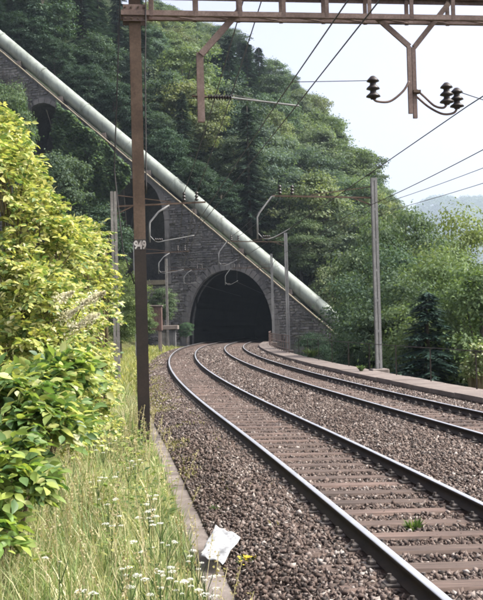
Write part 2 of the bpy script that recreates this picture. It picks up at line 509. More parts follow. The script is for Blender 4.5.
# across: dense near the line (in lateral terms), wide at the sides
latg = axis_pts([(-4500, -200, 16), (-200, -40, 20), (-40, -8, 24), (-8, -2.25, 24), (-2.25, -2.15, 1), (-2.15, 6.74, 6), (6.74, 7.7, 6), (7.7, 40, 30), (40, 300, 26), (300, 4500, 16)])
yg = axis_pts([(-300, -20, 10), (-20, 30, 90), (30, 110, 90), (110, 140, 16), (140, 400, 26), (400, 5200, 26)])
yy, ll = np.meshgrid(yg, latg, indexing='ij')
Xg = np.interp(yy, CY, CX) + ll / np.cos(np.interp(yy, CY, TH))
Zg = ground_z(Xg, yy)
ny, nx = yy.shape
idx = np.arange(ny * nx).reshape(ny, nx)
Fq = np.stack([idx[:-1, :-1], idx[:-1, 1:], idx[1:, 1:], idx[1:, :-1]], -1).reshape(-1, 4)
o = link('ground', np_mesh('ground', np.stack([Xg, yy, Zg], -1).reshape(-1, 3), Fq, True), None, M['soil'])
tag(o, 'grassy earth verge beside the railway and the valley slope below it', 'ground', kind='structure')

# ballast bed (swept cross-section) -------------------------------------------------
prof = [(l_, z_ + .05 if z_ > -.5 else z_) for l_, z_ in [(-1.96, -.60), (-1.96, -.37), (-1.45, -.21), (-1.0, -.185), (-.8, -.205), (-.7, -.235), (.7, -.25), (.8, -.22), (1.0, -.20), (1.8, -.16), (2.6, -.185), (2.8, -.205), (2.9, -.235), (4.3, -.25), (4.4, -.22), (4.6, -.2), (5.2, -.22), (5.75, -.27), (5.75, -.60)]]
ss = np.arange(-14, 140, .5)
rows = []
for la, zz in prof:
    rows.append(tpa(ss, la, zz))
V = np.stack(rows, 1)
V[:, 1:-1, 2] += 0.03 * (vnoise(V[:, 1:-1, 0] * 1.3, V[:, 1:-1, 1] * 1.3, 5) - .5)
ns, npf = V.shape[:2]
idx = np.arange(ns * npf).reshape(ns, npf)
Fq = np.stack([idx[:-1, :-1], idx[:-1, 1:], idx[1:, 1:], idx[1:, :-1]], -1).reshape(-1, 4)
o = link('ballast_bed', np_mesh('ballast_bed', V.reshape(-1, 3), Fq, True), None, M['ballast'])
tag(o, 'bed of brown-grey crushed stone under both railway tracks', 'ballast', kind='structure')

# hill over the tunnel -----------------------------------------------------------------
WA = math.radians(16)
WO = Vector((-1.0, 108.0, 0))
EX = Vector((math.cos(WA), -math.sin(WA), 0))
EY = Vector((math.sin(WA), math.cos(WA), 0))
def onwall(u, v, off=0.0):
    """photo pixel -> (x, z) on the wall plane moved back by off"""
    r = ray(u, v)
    o0 = WO + EY * off
    t = (o0 - Vector((0, 0, CAMH))).dot(EY) / r.dot(EY)
    p = Vector((0, 0, CAMH)) + r * t
    return (p - WO).dot(EX), p.z
def wl(x, y, z):
    p = WO + EX * x + EY * y
    return (p.x, p.y, z)
xa, za = onwall(0, 50)
xb, zb = onwall(300, 303)
SLOPE = (zb - za) / (xb - xa)
def wtop(x):
    return za + SLOPE * (np.asarray(x, float) - xa)
hx = np.concatenate([np.linspace(-95, 30, 80), np.linspace(31, 70, 20)])
hy = np.concatenate([np.linspace(2.2, 40, 26), np.linspace(44, 175, 40), [190, 230, 300]])
gx, gy = np.meshgrid(hx, hy, indexing='ij')
gz = wtop(gx) - .9 + .16 * (gy - 2.2) + 2.2 * (vnoise(gx * .12, gy * .12, 9) - .5) * sstep(3, 12, gy)
gz = np.where(gy > 175, gz - (gy - 175) * .9, gz)
SKY_U = [100, 150, 200, 240, 270, 290, 320, 350, 375, 400, 430, 445, 500]
SKY_V = [-60, -10, 10, 25, 42, 60, 92, 135, 168, 197, 225, 245, 265]
def crest(X, Y):
    """height of the wood's skyline, measured in the photograph, carried to the place it grows at"""
    u = 241.5 + FPX * X / Y + 5
    return CAMH + Y * (324.4 - .0256 * (u - 241.5) - np.interp(u, SKY_U, SKY_V)) / FPX
gz = np.minimum(gz, crest(WO.x + EX.x * gx + EY.x * gy, WO.y + EX.y * gx + EY.y * gy) - 8.5)
gz = np.maximum(gz, -18.2)
P = np.stack([WO.x + EX.x * gx + EY.x * gy, WO.y + EX.y * gx + EY.y * gy, gz], -1)
def hill_z(X, Y):
    dx, dy = X - WO.x, Y - WO.y
    x, y = dx * EX.x + dy * EX.y, dx * EY.x + dy * EY.y
    z = wtop(x) - .9 + .16 * (y - 2.2) + 2.2 * (vnoise(np.array(x * .12), np.array(y * .12), 9) - .5) * sstep(3, 12, y)
    return float(max(min(z, crest(X, Y) - 8.5) - .2, -18)), x, y
nxh, nyh = gx.shape
idx = np.arange(nxh * nyh).reshape(nxh, nyh)
Fq = np.stack([idx[:-1, :-1], idx[1:, :-1], idx[1:, 1:], idx[:-1, 1:]], -1).reshape(-1, 4)
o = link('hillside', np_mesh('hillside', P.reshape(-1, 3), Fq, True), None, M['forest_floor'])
tag(o, 'steep wooded mountainside rising above the tunnel', 'hillside', kind='structure')

# far hill across the valley
fx = np.linspace(200, 3800, 60)
fy = np.linspace(2300, 4800, 40)
gx, gy = np.meshgrid(fx, fy, indexing='ij')
def far_z(x, y):
    return -17 + (410 + 100 * sstep(680, 1680, x)) * sstep(2240, 3440, y) * sstep(360, 660, x) + 36 * (vnoise(x * .005, y * .005, 4) - .5)
gz = far_z(gx, gy)
nxh, nyh = gx.shape
idx = np.arange(nxh * nyh).reshape(nxh, nyh)
Fq = np.stack([idx[:-1, :-1], idx[1:, :-1], idx[1:, 1:], idx[:-1, 1:]], -1).reshape(-1, 4)
o = link('far_hill', np_mesh('far_hill', np.stack([gx, gy, gz], -1).reshape(-1, 3), Fq, True), None, M['forest_floor'])
tag(o, 'distant wooded hill fading into haze at the right', 'hill', kind='structure')

# ================================================================== PENSTOCK WALL, TUNNEL, PIPE
def arch_fn(cx, hw, spring, rise, power=2.0):
    def f(x):
        t = np.clip(1 - (abs(x - cx) / hw) ** power, 0, 1) ** (1 / power)
        return spring + rise * t
    return f
tx, _ = onwall(229, 300)
TW = onwall(273, 330)[0] - tx
TC = onwall(229, 270)[1]
a2l, _ = onwall(107, 230); a2r, _ = onwall(165, 230)
a2c = onwall(136, 178)[1]; a2s = onwall(136, 226)[1]; a2b = onwall(150, 285)[1]
a1l, _ = onwall(18, 130); a1r, _ = onwall(68, 130)
a1c = onwall(42, 103)[1]; a1s = onwall(42, 143)[1]
openings = [  # x0, x1, arch function, floor
    (tx - TW, tx + TW, arch_fn(tx, TW, .9, TC - .9, 2.15), -.7),
    (a2l, a2r, arch_fn((a2l + a2r) / 2, (a2r - a2l) / 2, a2s, a2c - a2s), a2b),
    (a1l, a1r, arch_fn((a1l + a1r) / 2, (a1r - a1l) / 2, a1s, a1c - a1s), 8.0)]
WX0, WX1 = -42.0, 13.0
def wbase(x):
    p = WO + EX * float(x)
    return float(min(ground_z(np.array(p.x), np.array(p.y)), -.6)) - .3
def solid(x):
    """solid height intervals of the wall at x"""
    top = float(wtop(x)) - .12
    lo = wbase(x)
    for x0, x1, f, fl in openings:
        if x0 < x < x1:
            a = float(f(x))
            out = []
            if fl > lo + .2: out.append((lo, fl))
            if top > a: out.append((a, top))
            return out
    return [(lo, top)] if top > lo else []
wall_root = empty('penstock_wall', (WO.x, WO.y, -.6))
tag(wall_root, 'dark stone wall with sloping top and arches, carrying the pipe over the tunnel mouth', 'wall')
mb = MB()
xs = set(np.linspace(WX0, WX1, 221).tolist())
for x0, x1, f, fl in openings:
    xs |= set((x0 + (x1 - x0) * (0.5 - 0.5 * np.cos(np.linspace(0, np.pi, 41)))).tolist())
xs = sorted(xs)
TH_W = 2.1
for xA, xB in zip(xs[:-1], xs[1:]):
    if xB - xA < 1e-6: continue
    e = 1e-7
    A, B = solid(xA + e), solid(xB - e)
    if len(A) != len(B) or not A: continue
    for (a0, a1), (b0, b1) in zip(A, B):
        mb.add([wl(xA, 0, a0), wl(xB, 0, b0), wl(xB, 0, b1), wl(xA, 0, a1)], [(0, 1, 2, 3)])
        mb.add([wl(xA, 0, a1), wl(xB, 0, b1), wl(xB, TH_W, b1), wl(xA, TH_W, a1)], [(0, 1, 2, 3)])
        if TH_W: mb.add([wl(xA, TH_W, a0), wl(xA, TH_W, a1), wl(xB, TH_W, b1), wl(xB, TH_W, b0)], [(0, 1, 2, 3)])
for k, (x0, x1, f, fl) in enumerate(openings[1:]):      # reveals of the two high arches
    pts = [(x0, fl)] + [(x, float(f(x))) for x in (x0 + (x1 - x0) * (0.5 - 0.5 * np.cos(np.linspace(0, np.pi, 33))))] + [(x1, fl)]
    for (xA, zA), (xB, zB) in zip(pts[:-1], pts[1:]):
        mb.add([wl(xA, 0, zA), wl(xB, 0, zB), wl(xB, 7, zB), wl(xA, 7, zA)], [(0, 1, 2, 3)])
    mb.add([wl(x0, 0, fl), wl(x1, 0, fl), wl(x1, 7, fl), wl(x0, 7, fl)], [(0, 1, 2, 3)])
    mb.add([wl(x, 7, z_) for x, z_ in pts], [tuple(range(len(pts)))])
local_build(mb, 'wall', M['mortar'], wall_root)
# coursed stones, too small to pick apart singly
mb = MB()
z = -.5
row = 0
r5 = random.Random(5)
while z < 37:
    h = r5.uniform(.2, .36)
    x = WX0 + r5.uniform(0, .6)
    while x < WX1:
        ln = r5.uniform(.24, .75)
        ok = True
        for xx in (x + .01, x + ln / 2, x + ln - .01):
            if not any(a + .0 <= z and z + h <= bb for a, bb in solid(xx)):
                ok = False
                break
        if ok:
            for x0, x1, f, fl in openings:
                hw = (x1 - x0) / 2 + .62
                cxx = (x0 + x1) / 2
                xm = x + ln / 2
                if abs(xm - cxx) < hw + .2 and z < float(f(cxx)) + .7 and z > fl:
                    zz = float(f(cxx + np.clip(xm - cxx, -(x1 - x0) / 2 * .999, (x1 - x0) / 2 * .999)))
                    if abs(xm - cxx) < (x1 - x0) / 2 + .62 and z < zz + .62: ok = False
        if ok:
            d = r5.uniform(.03, .13)
            g = .022
            j = lambda: r5.uniform(-.05, .05)
            F8 = [wl(x + g, .01, z + g), wl(x + ln - g, .01, z + g), wl(x + ln - g, .01, z + h - g), wl(x + g, .01, z + h - g)]
            q = .05
            T8 = [wl(x + q + j(), -d + j(), z + q + j()), wl(x + ln - q + j(), -d + j(), z + q + j()), wl(x + ln - q + j(), -d + j(), z + h - q + j()), wl(x + q + j(), -d + j(), z + h - q + j())]
            mb.add(F8 + T8, [(4, 5, 6, 7), (0, 1, 5, 4), (1, 2, 6, 5), (2, 3, 7, 6), (3, 0, 4, 7)])
        x += ln
    z += h
    row += 1
o = local_build(mb, 'stone_courses', M['masonry'], wall_root)
o['kind'] = 'stuff'
# voussoirs round each arch
def arch_outline(x0, x1, f, fl, n):
    t = np.linspace(0, 1, 400)
    xx = x0 + (x1 - x0) * (0.5 - 0.5 * np.cos(np.pi * t))
    pts = [(x0, max(fl, -.55))] + [(x, float(f(x))) for x in xx] + [(x1, max(fl, -.55))]
    pts = np.array(pts)
    L = np.concatenate([[0], np.cumsum(np.hypot(*np.diff(pts, axis=0).T))])
    q = np.linspace(0, L[-1], n + 1)
    return np.stack([np.interp(q, L, pts[:, 0]), np.interp(q, L, pts[:, 1])], 1)
for k, (x0, x1, f, fl) in enumerate(openings):
    n = (39, 27, 23)[k]
    ol = arch_outline(x0, x1, f, fl if k != 2 else a1s - 2, n)
    c0 = np.array([(x0 + x1) / 2, ol[:, 1].min() + (ol[:, 1].max() - ol[:, 1].min()) * .35])
    for i in range(n):
        p, q = ol[i], ol[i + 1]
        t = (q - p) / np.hypot(*(q - p))
        nn = np.array([-t[1], t[0]])
        th = (.72, .6, .55)[k] * r5.uniform(.9, 1.1)
        d = r5.uniform(.12, .17)
        p2, q2 = p + t * .012, q - t * .012
        a, bq = p2 + nn * th, q2 + nn * th
        if min(a[1], bq[1]) > 1.5 and max(a[1] - wtop(a[0]), bq[1] - wtop(bq[0])) > -.3: continue
        mb = MB()
        back = .55 if k == 0 else .3
        mb.add([wl(*(p2[0], -d, p2[1])), wl(q2[0], -d, q2[1]), wl(bq[0], -d, bq[1]), wl(a[0], -d, a[1]),
                wl(p2[0], back, p2[1]), wl(q2[0], back, q2[1]), wl(bq[0], back, bq[1]), wl(a[0], back, a[1])],
               [(0, 1, 2, 3), (4, 7, 6, 5), (0, 4, 5, 1), (1, 5, 6, 2), (2, 6, 7, 3), (3, 7, 4, 0)])
        local_build(mb, 'voussoir', M['voussoir'], wall_root)
# coping slabs along the sloping top
x = WX0
while x < WX1 - .3:
    x2 = min(x + 1.9, WX1)
    mb = MB()
    za_, zb_ = float(wtop(x)) , float(wtop(x2))
    g = .02
    pr = [(-.16, -.13), (-.16, .0), (.5, .0), (.5, -.13)]
    mb.add([wl(x + g, y, za_ + zz) for y, zz in pr] + [wl(x2 - g, y, zb_ + zz) for y, zz in pr],
           [(0, 1, 2, 3), (7, 6, 5, 4), (0, 4, 5, 1), (1, 5, 6, 2), (2, 6, 7, 3), (3, 7, 4, 0)])
    if zb_ > wbase(x2) + .2: local_build(mb, 'coping_slab', M['coping'], wall_root)
    x = x2
# tunnel lining: barrel running into the hill, closed far inside
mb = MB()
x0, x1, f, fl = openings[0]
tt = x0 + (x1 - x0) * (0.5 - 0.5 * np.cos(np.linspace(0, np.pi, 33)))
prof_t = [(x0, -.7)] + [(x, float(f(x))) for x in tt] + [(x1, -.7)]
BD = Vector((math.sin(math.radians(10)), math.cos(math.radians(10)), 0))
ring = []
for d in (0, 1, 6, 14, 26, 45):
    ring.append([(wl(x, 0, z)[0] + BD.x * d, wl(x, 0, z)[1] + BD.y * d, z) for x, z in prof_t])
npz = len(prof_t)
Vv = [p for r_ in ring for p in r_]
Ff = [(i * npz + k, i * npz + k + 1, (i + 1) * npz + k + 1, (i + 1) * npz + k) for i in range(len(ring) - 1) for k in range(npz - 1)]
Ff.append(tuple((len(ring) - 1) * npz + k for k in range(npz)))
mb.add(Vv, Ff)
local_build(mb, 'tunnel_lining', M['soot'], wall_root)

# the pipe
PR = .76
pipe_root = empty('penstock_pipe', wl(0, 1.25, float(wtop(0)) - .2))
tag(pipe_root, 'long pale green steel pipe running down the slope over the tunnel', 'pipe')
sl = math.atan(SLOPE)
pd = EX * math.cos(sl) + Vector((0, 0, 1)) * math.sin(sl)
def pipe_pt(x):
    return Vector(wl(x, 1.25, float(wtop(x)) + .22 + PR / math.cos(sl) * .98))
xe = onwall(352, 332, 1.2)[0]
mb = MB().tube([pipe_pt(x) for x in np.linspace(-40, xe, 40)], PR, 28)
local_build(mb, 'pipe', M['pipe'], pipe_root, True)
for x in np.arange(-38, xe - 1, 5.2):
    c = pipe_pt(x)
    mb = MB().tube([c - pd * .09, c + pd * .09], PR + .05, 28)
    local_build(mb, 'joint_ring', M['pipe'], pipe_root)
    mb = MB()
    c2 = pipe_pt(x + 2.6)
    mb.box((0, 0, 0), (.5, 1.7, .62), M=Matrix.Translation(c2 - Vector((0, 0, PR / math.cos(sl) + .05))) @ Matrix(((EX.x, EY.x, 0), (EX.y, EY.y, 0), (0, 0, 1))).to_4x4())
    local_build(mb, 'saddle_block', M['concrete'], pipe_root)

# ================================================================== TRACKS
def lathe_insul(mb, c, axis, h, r, sheds, n=10):
    pr = [(r * .38, 0)]
    for i in range(sheds):
        z0 = h * (i + .15) / sheds
        z1 = h * (i + .85) / sheds
        pr += [(r * .42, z0), (r * (1 - .06 * i), z0 + (z1 - z0) * .25), (r * (.92 - .06 * i), z0 + (z1 - z0) * .5), (r * .45, z1)]
    pr += [(r * .3, h)]
    return mb.lathe(pr, c, axis, n)
RAILP = [(-.036, 0), (-.024, .0), (.024, .0), (.036, -.004), (.036, -.04), (.010, -.052), (.010, -.135), (.075, -.160), (.075, -.172), (-.075, -.172), (-.075, -.160), (-.010, -.135), (-.010, -.052), (-.036, -.04), (-.036, -.004)]
RAILP = [(x_ * .94, z_ * .72) for x_, z_ in RAILP[1:]]
SP = .6
S0 = -10.0
def cant_z(la): return -la * CANT / 1.5
sleeper_me = MB()
# steel/wood sleeper with chamfered top, length along local X
hl, hw = 1.27, .125
sleeper_me.add([(-hl, -hw, -.2), (hl, -hw, -.2), (hl, hw, -.2), (-hl, hw, -.2),
                (-hl, -hw, -.025), (hl, -hw, -.025), (hl, hw, -.025), (-hl, hw, -.025),
                (-hl + .02, -hw + .02, 0), (hl - .02, -hw + .02, 0), (hl - .02, hw - .02, 0), (-hl + .02, hw - .02, 0)],
               [(0, 3, 2, 1), (0, 1, 5, 4), (1, 2, 6, 5), (2, 3, 7, 6), (3, 0, 4, 7), (4, 5, 9, 8), (5, 6, 10, 9), (6, 7, 11, 10), (7, 4, 8, 11), (8, 9, 10, 11)])
SLEEPER = None
fast_me = MB()
fast_me.box((0, 0, .012), (.36, .17, .024), bev=.006)
for sx in (-1, 1):
    fast_me.box((sx * .115, 0, .04), (.06, .11, .035), bev=.008)
    fast_me.tube([(sx * .13, 0, .03), (sx * .13, 0, .085)], .017, 6)
FAST = None
tracks = (('railway_track', 0.0, 'nearer railway track curving from lower right into the tunnel'),
          ('railway_track', 3.6, 'farther railway track beside the stone parapet on the right'))
for nm, la0, lab in tracks:
    base = tp(0, la0, -.45)
    root = empty(nm, base)
    tag(root, lab, 'railway track', 'tracks')
    for sd_ in (-.75, .75):
        sv = np.arange(-12, 136, .8)
        V, F, mi = [], [], []
        for i, s in enumerate(sv):
            for (px, pz) in RAILP:
                p = tp(s, la0 + sd_ + px, pz + cant_z(sd_))
                V.append((p[0] - base[0], p[1] - base[1], p[2] - base[2]))
        k = len(RAILP)
        for i in range(len(sv) - 1):
            for j in range(k):
                F.append((i * k + j, i * k + (j + 1) % k, (i + 1) * k + (j + 1) % k, (i + 1) * k + j))
                mi.append(1 if j in (0, 1, 13) else 0)
        me = np_mesh('rail', V, F, False, mi)
        link('rail', me, root, [M['rail_side'], M['rail_top']])
    for i in range(int(128 / SP)):
        s = S0 + i * SP + (.28 if la0 else 0)
        c = tp(s, la0, -.149)
        if c[1] < 4 : continue
        if SLEEPER is None:
            o = sleeper_me.build('sleeper', M['sleeper'], root)
            SLEEPER = o.data
        else:
            o = link('sleeper', SLEEPER, root)
        jit = random.uniform(-.012, .012)
        o.location = (c[0] - base[0], c[1] - base[1], c[2] - base[2] + random.uniform(-.006, .004))
        o.rotation_euler = (0, math.atan(CANT / 1.5), -thd(s) + jit)
        u, v, d = project([tp(s, la0 - .75, 0)])
        if d[0] < 34 and u[0] < 540:
            for sd_ in (-.75, .75):
                if FAST is None:
                    q = fast_me.build('rail_fastening', M['fastening'], o)
                    FAST = q.data
                else:
                    q = link('rail_fastening', FAST, o)
                q.location = (sd_, 0, .001)

# loose ballast stones ---------------------------------------------------------------
def rocks(name, s_lo, s_hi, dens, smin, smax, seed):
    g = np.random.default_rng(seed)
    area = (s_hi - s_lo) * 7.7
    n = int(area * dens)
    s = g.uniform(s_lo, s_hi, n)
    la = g.uniform(-1.95, 5.75, n)
    P = tpa(s, la, 0)
    u, v, d = project(np.c_[P[:, :2], np.full(n, -.2)])
    ok = (u > 60) & (u < 800) & (v < 680) & (v > 300)
    for l0, ph in ((0.0, 0.0), (3.6, .28)):
        fr = np.abs((s - S0 - ph + SP / 2) % SP - SP / 2)
        ok &= ~((fr < .125) & (np.abs(la - l0) < .84) & (g.random(n) > .09))
        for sd_ in (-.75, .75):
            ok &= np.abs(la - l0 - sd_) > .10
    s, la = s[ok], la[ok]
    n = len(s)
    z = np.interp(la, [p[0] for p in prof[1:-1]], [p[1] for p in prof[1:-1]])
    P = tpa(s, la, z)
    size = g.uniform(smin, smax, n) * g.choice([1, 1, 1.35, .75], n)
    inside = (np.abs(la) < 1.25) | (np.abs(la - 3.6) < 1.25)
    P[:, 2] += g.uniform(-.012, .03, n)
    # irregular 8-corner stones, 12 faces after triangulation
    octa = np.array([(1, 0, 0), (-1, 0, 0), (0, 1, 0), (0, -1, 0), (0, 0, 1), (0, 0, -1)], float)
    T = octa[None] * g.uniform(.6, 1.25, (n, 6, 1)) + g.uniform(-.38, .38, (n, 6, 3))
    T *= (g.uniform(.45, 1.35, (n, 1, 3)))
    q = g.normal(size=(n, 4)); q /= np.linalg.norm(q, axis=1)[:, None]
    a, b_, c_, d_ = q.T
    R = np.stack([1 - 2 * (c_**2 + d_**2), 2 * (b_ * c_ - a * d_), 2 * (b_ * d_ + a * c_),
                  2 * (b_ * c_ + a * d_), 1 - 2 * (b_**2 + d_**2), 2 * (c_ * d_ - a * b_),
                  2 * (b_ * d_ - a * c_), 2 * (c_ * d_ + a * b_), 1 - 2 * (b_**2 + c_**2)], 1).reshape(n, 3, 3)
    V = np.einsum('nij,nkj->nki', R, T) * size[:, None, None] * .5 + P[:, None, :]
    fc = np.array([(0, 2, 4), (2, 1, 4), (1, 3, 4), (3, 0, 4), (2, 0, 5), (1, 2, 5), (3, 1, 5), (0, 3, 5)])
    F = (np.arange(n)[:, None, None] * 6 + fc[None]).reshape(-1, 3)
    return V.reshape(-1, 3), F
parts = [rocks('r', -3, 7, 1500, .032, .056, 1), rocks('r', 7, 18, 850, .036, .06, 2), rocks('r', 18, 42, 260, .05, .075, 3), rocks('r', 42, 85, 60, .09, .13, 4)]
off, VV, FF = 0, [], []
for V, F in parts:
    VV.append(V); FF.append(F + off); off += len(V)
o = link('ballast_stones', np_mesh('ballast_stones', np.concatenate(VV), np.concatenate(FF)), None, M['stone_chip'])
tag(o, 'loose brown and grey crushed stones covering the track bed', 'ballast', kind='stuff')

# concrete kerb of slabs on the left ---------------------------------------------------
kerb = empty('kerb', tp(0, -2.06, -.6))
tag(kerb, 'narrow concrete kerb between the grass verge and the ballast', 'kerb', kind='structure')
s = -8.0
while s < 19:
    e = s + 1.0
    mb = MB()
    for k_, (sa, sb) in enumerate(((s + .006, e - .006),)):
        dz = random.uniform(-.008, .008); dl = random.uniform(-.008, .008)
        w2 = .115
        q = [(sa, -2.06 - w2 + dl), (sa, -2.06 + w2 + dl), (sb, -2.06 + w2 + dl), (sb, -2.06 - w2 + dl)]
        q2 = [(sa + .012, -2.06 - w2 + .015 + dl), (sa + .012, -2.06 + w2 - .015 + dl), (sb - .012, -2.06 + w2 - .015 + dl), (sb - .012, -2.06 - w2 + .015 + dl)]
        mb.add([tp(a, l, -.66) for a, l in q] + [tp(a, l, -.335 + dz) for a, l in q] + [tp(a, l, -.32 + dz) for a, l in q2],
               [(0, 1, 2, 3), (0, 4, 5, 1), (1, 5, 6, 2), (2, 6, 7, 3), (3, 7, 4, 0), (4, 8, 9, 5), (5, 9, 10, 6), (6, 10, 11, 7), (7, 11, 8, 4), (8, 11, 10, 9)])
    local_build(mb, 'concrete_slab', M['concrete'], kerb)
    s = e
# parapet strip with coping slabs on the right
par = empty('parapet_wall', tp(20, 6.2, -2.0))
tag(par, 'low pinkish concrete-topped retaining wall edge along the farther track', 'wall')
mb = MB()
sv = np.arange(-6, 99, 1.0)
Vp = [tp(s_, l, z_) for s_ in sv for l, z_ in ((5.76, -3.9), (5.76, -.16), (6.72, -.16), (6.72, -3.9))]
Fp = [(i * 4 + j, i * 4 + j + 1, i * 4 + 5 + j, i * 4 + 4 + j) for i in range(len(sv) - 1) for j in range(3)]
mb.add(Vp, Fp)
local_build(mb, 'wall', M['concrete'], par)
s = -5.0
while s < 98:
    e = s + 2.0
    mb = MB()
    dz = random.uniform(-.012, .012)
    q = [(s + .015, 5.70), (s + .015, 6.78), (e - .015, 6.78), (e - .015, 5.70)]
    mb.add([tp(a, l, -.156) for a, l in q] + [tp(a, l, -.03 + dz) for a, l in q],
           [(0, 1, 2, 3), (0, 4, 5, 1), (1, 5, 6, 2), (2, 6, 7, 3), (3, 7, 4, 0), (4, 7, 6, 5)])
    local_build(mb, 'coping_slab', M['concrete_pale'], par)
    s = e
# railings
rail = empty('iron_railing', tp(75, 6.6, -.03))
tag(rail, 'rusty iron railing with three bars curving to the tunnel mouth', 'railing')
s = 55.0
sl_ = list(np.arange(55, 97, 2.0))
for s in sl_:
    local_build(MB().bar(tp(s, 6.6, -.035), tp(s, 6.6, 1.08), .045, .045), 'post', M['beam_steel'], rail)
for z_ in (1.06, .62, .2):
    local_build(MB().tube([tp(s, 6.6, z_) for s in np.arange(54.8, 97, 1.0)], .028, 6), 'bar', M['beam_steel'], rail)
rail2 = empty('wire_railing', tp(30, 6.66, -.03))
tag(rail2, 'thin iron handrail on slim posts in front of the valley trees', 'railing')
for s in np.arange(14, 54, 4.0):
    local_build(MB().bar(tp(s, 6.66, -.035), tp(s, 6.66, .98), .032, .032), 'post', M['tar'], rail2)
local_build(MB().tube([tp(s, 6.66, .97) for s in np.arange(13.5, 54.6, 1.0)], .014, 6), 'bar', M['tar'], rail2)

# ================================================================== OVERHEAD LINE
def text_mesh(txt, size, depth):
    cu = bpy.data.curves.new('t', 'FONT')
    cu.body = txt
    cu.size = size
    cu.extrude = depth
    cu.align_x = 'CENTER'
    cu.offset = size * .035
    ob = bpy.data.objects.new('t', cu)
    COL.objects.link(ob)
    dg = bpy.context.evaluated_depsgraph_get()
    me = bpy.data.meshes.new_from_object(ob.evaluated_get(dg))
    bpy.data.objects.remove(ob)
    return me
GS = 10.45
def gp(lat, z, ds=0.0):
    p = tp(GS, lat, z)
    t = thd(GS)
    return (p[0] + math.sin(t) * ds, p[1] + math.cos(t) * ds, z)
def gl(u, v):
    """photo pixel -> (lat, z) in the gantry's own upright plane"""
    t = thd(GS)
    nrm = Vector((math.sin(t), math.cos(t), 0))
    o0 = Vector(tp(GS, 0, 0))
    r = ray(u, v)
    k = (o0 - Vector((0, 0, CAMH))).dot(nrm) / r.dot(nrm)
    p = Vector((0, 0, CAMH)) + r * k
    return (p - o0).dot(Vector((math.cos(t), -math.sin(t), 0))), p.z
def gpx(u, v, ds=0.0):
    l, z = gl(u, v)
    return gp(l, z, ds)
GL = gl(144.5, 440)[0]
gan = empty('overhead_line_gantry', gp(GL, -.5))
tag(gan, 'brown steel gantry across the top, its tall numbered mast standing by the kerb', 'gantry')
def hbeam(base_s, lat, z0, z1, wf, dp, tf=.016, tw=.012):
    mb = MB()
    t = thd(base_s)
    c = tp(base_s, lat, 0)
    for sg in (-1, 1):
        cc = (c[0] + math.sin(t) * sg * (dp / 2 - tf / 2), c[1] + math.cos(t) * sg * (dp / 2 - tf / 2), (z0 + z1) / 2)
        mb.box(cc, (wf, tf, z1 - z0), -t)
    mb.box((c[0], c[1], (z0 + z1) / 2), (tw, dp - 2 * tf - .002, z1 - z0), -t)
    return mb
ROFF = 8.9
ZNUM = gl(143, 249)[1] - .02
for lt in (GL, GL + ROFF):
    local_build(hbeam(GS, lt, ZNUM, 8.1, .205, .17), 'mast', M['rust_steel'], gan)
    local_build(hbeam(GS, lt, -.5, ZNUM, .208, .173), 'tarred_mast_foot', M['tar'], gan)
    mb = MB().box(tp(GS, lt, -.62), (.7, .7, .5), -thd(GS), bev=.03)
    local_build(mb, 'foundation', M['concrete'], gan)
# number on the mast
me = text_mesh('949', .2, .002)
me.materials.append(M['white_paint'])
nb = link('number', me, gan)
zc = gl(143, 249)[1]
p = gp(GL, zc, -.09)
nb.location = Vector(p) - gan.location
nb.rotation_euler = (math.radians(90), 0, -thd(GS))
nb.scale = (.72, 1.0, 1)
local_build(MB().box(gp(GL, zc + .075, -.0865), (.203, .002, .19), -thd(GS)), 'number_band', M['dark_paint'], gan)
# lattice beam
ZL, ZU = 7.44, 7.82
L0, L1 = GL - .25, GL + ROFF + .25
for ds in (-.17, .17):
    for zz in (ZL, ZU):
        mb = MB()
        mb.bar(gp(L0, zz, ds), gp(L1, zz, ds), .012, .085)
        mb.bar(gp(L0, zz + (.045 if zz == ZU else -.045), ds * .78), gp(L1, zz + (.045 if zz == ZU else -.045), ds * .78), .085, .012)
        local_build(mb, 'chord', M['beam_steel'], gan)
    k = 0
    l = L0 + .55
    while l < L1:
        local_build(MB().bar(gp(l, ZL - .06, ds * .93), gp(l, ZU + .06, ds * .93), .07, .05), 'upright', M['beam_steel'], gan)
        l += .8
l = L0 + .55
while l < L1 - .8:
    local_build(MB().bar(gp(l, ZL - .02, -.15), gp(l + .8, ZL - .02, .15), .05, .012), 'lacing', M['beam_steel'], gan)
    l += .8
# bracket between mast and beam
for ds in (-.135, .135):
    mb = MB().box(gp(GL, ZL, ds * 1.0), (.42, .012, .3), -thd(GS))
    local_build(mb, 'gusset_plate', M['beam_steel'], gan)
    for bx_ in (-.17, -.06, .06, .17):
        for bz in (-.1, .1):
            local_build(MB().tube([gp(GL + bx_, ZL + bz, ds * 1.04), gp(GL + bx_, ZL + bz, ds * 1.25)], .018, 6), 'bolt', M['rust_steel'], gan)
# left drop post
a, b_, c_ = gpx(200.5, 122), gpx(200.5, 53), gpx(240, 10)
for ds in (-.045, .045):
    off_ = Vector(gp(0, 0, ds)) - Vector(gp(0, 0, 0))
    mb = MB()
    mb.bar(Vector(a) + off_, Vector(b_) + off_, .125, .03) if False else mb.box(tuple((Vector(a) + Vector(b_)) / 2 + off_), (.125, .02, (Vector(b_) - Vector(a)).length), -thd(GS))
    local_build(mb, 'drop_post', M['beam_steel'], gan)
    local_build(MB().bar(Vector(b_) + off_ * 1.5 - Vector((0, 0, .04)), Vector(c_) + off_ * 1.5, .02, .11), 'brace', M['beam_steel'], gan)
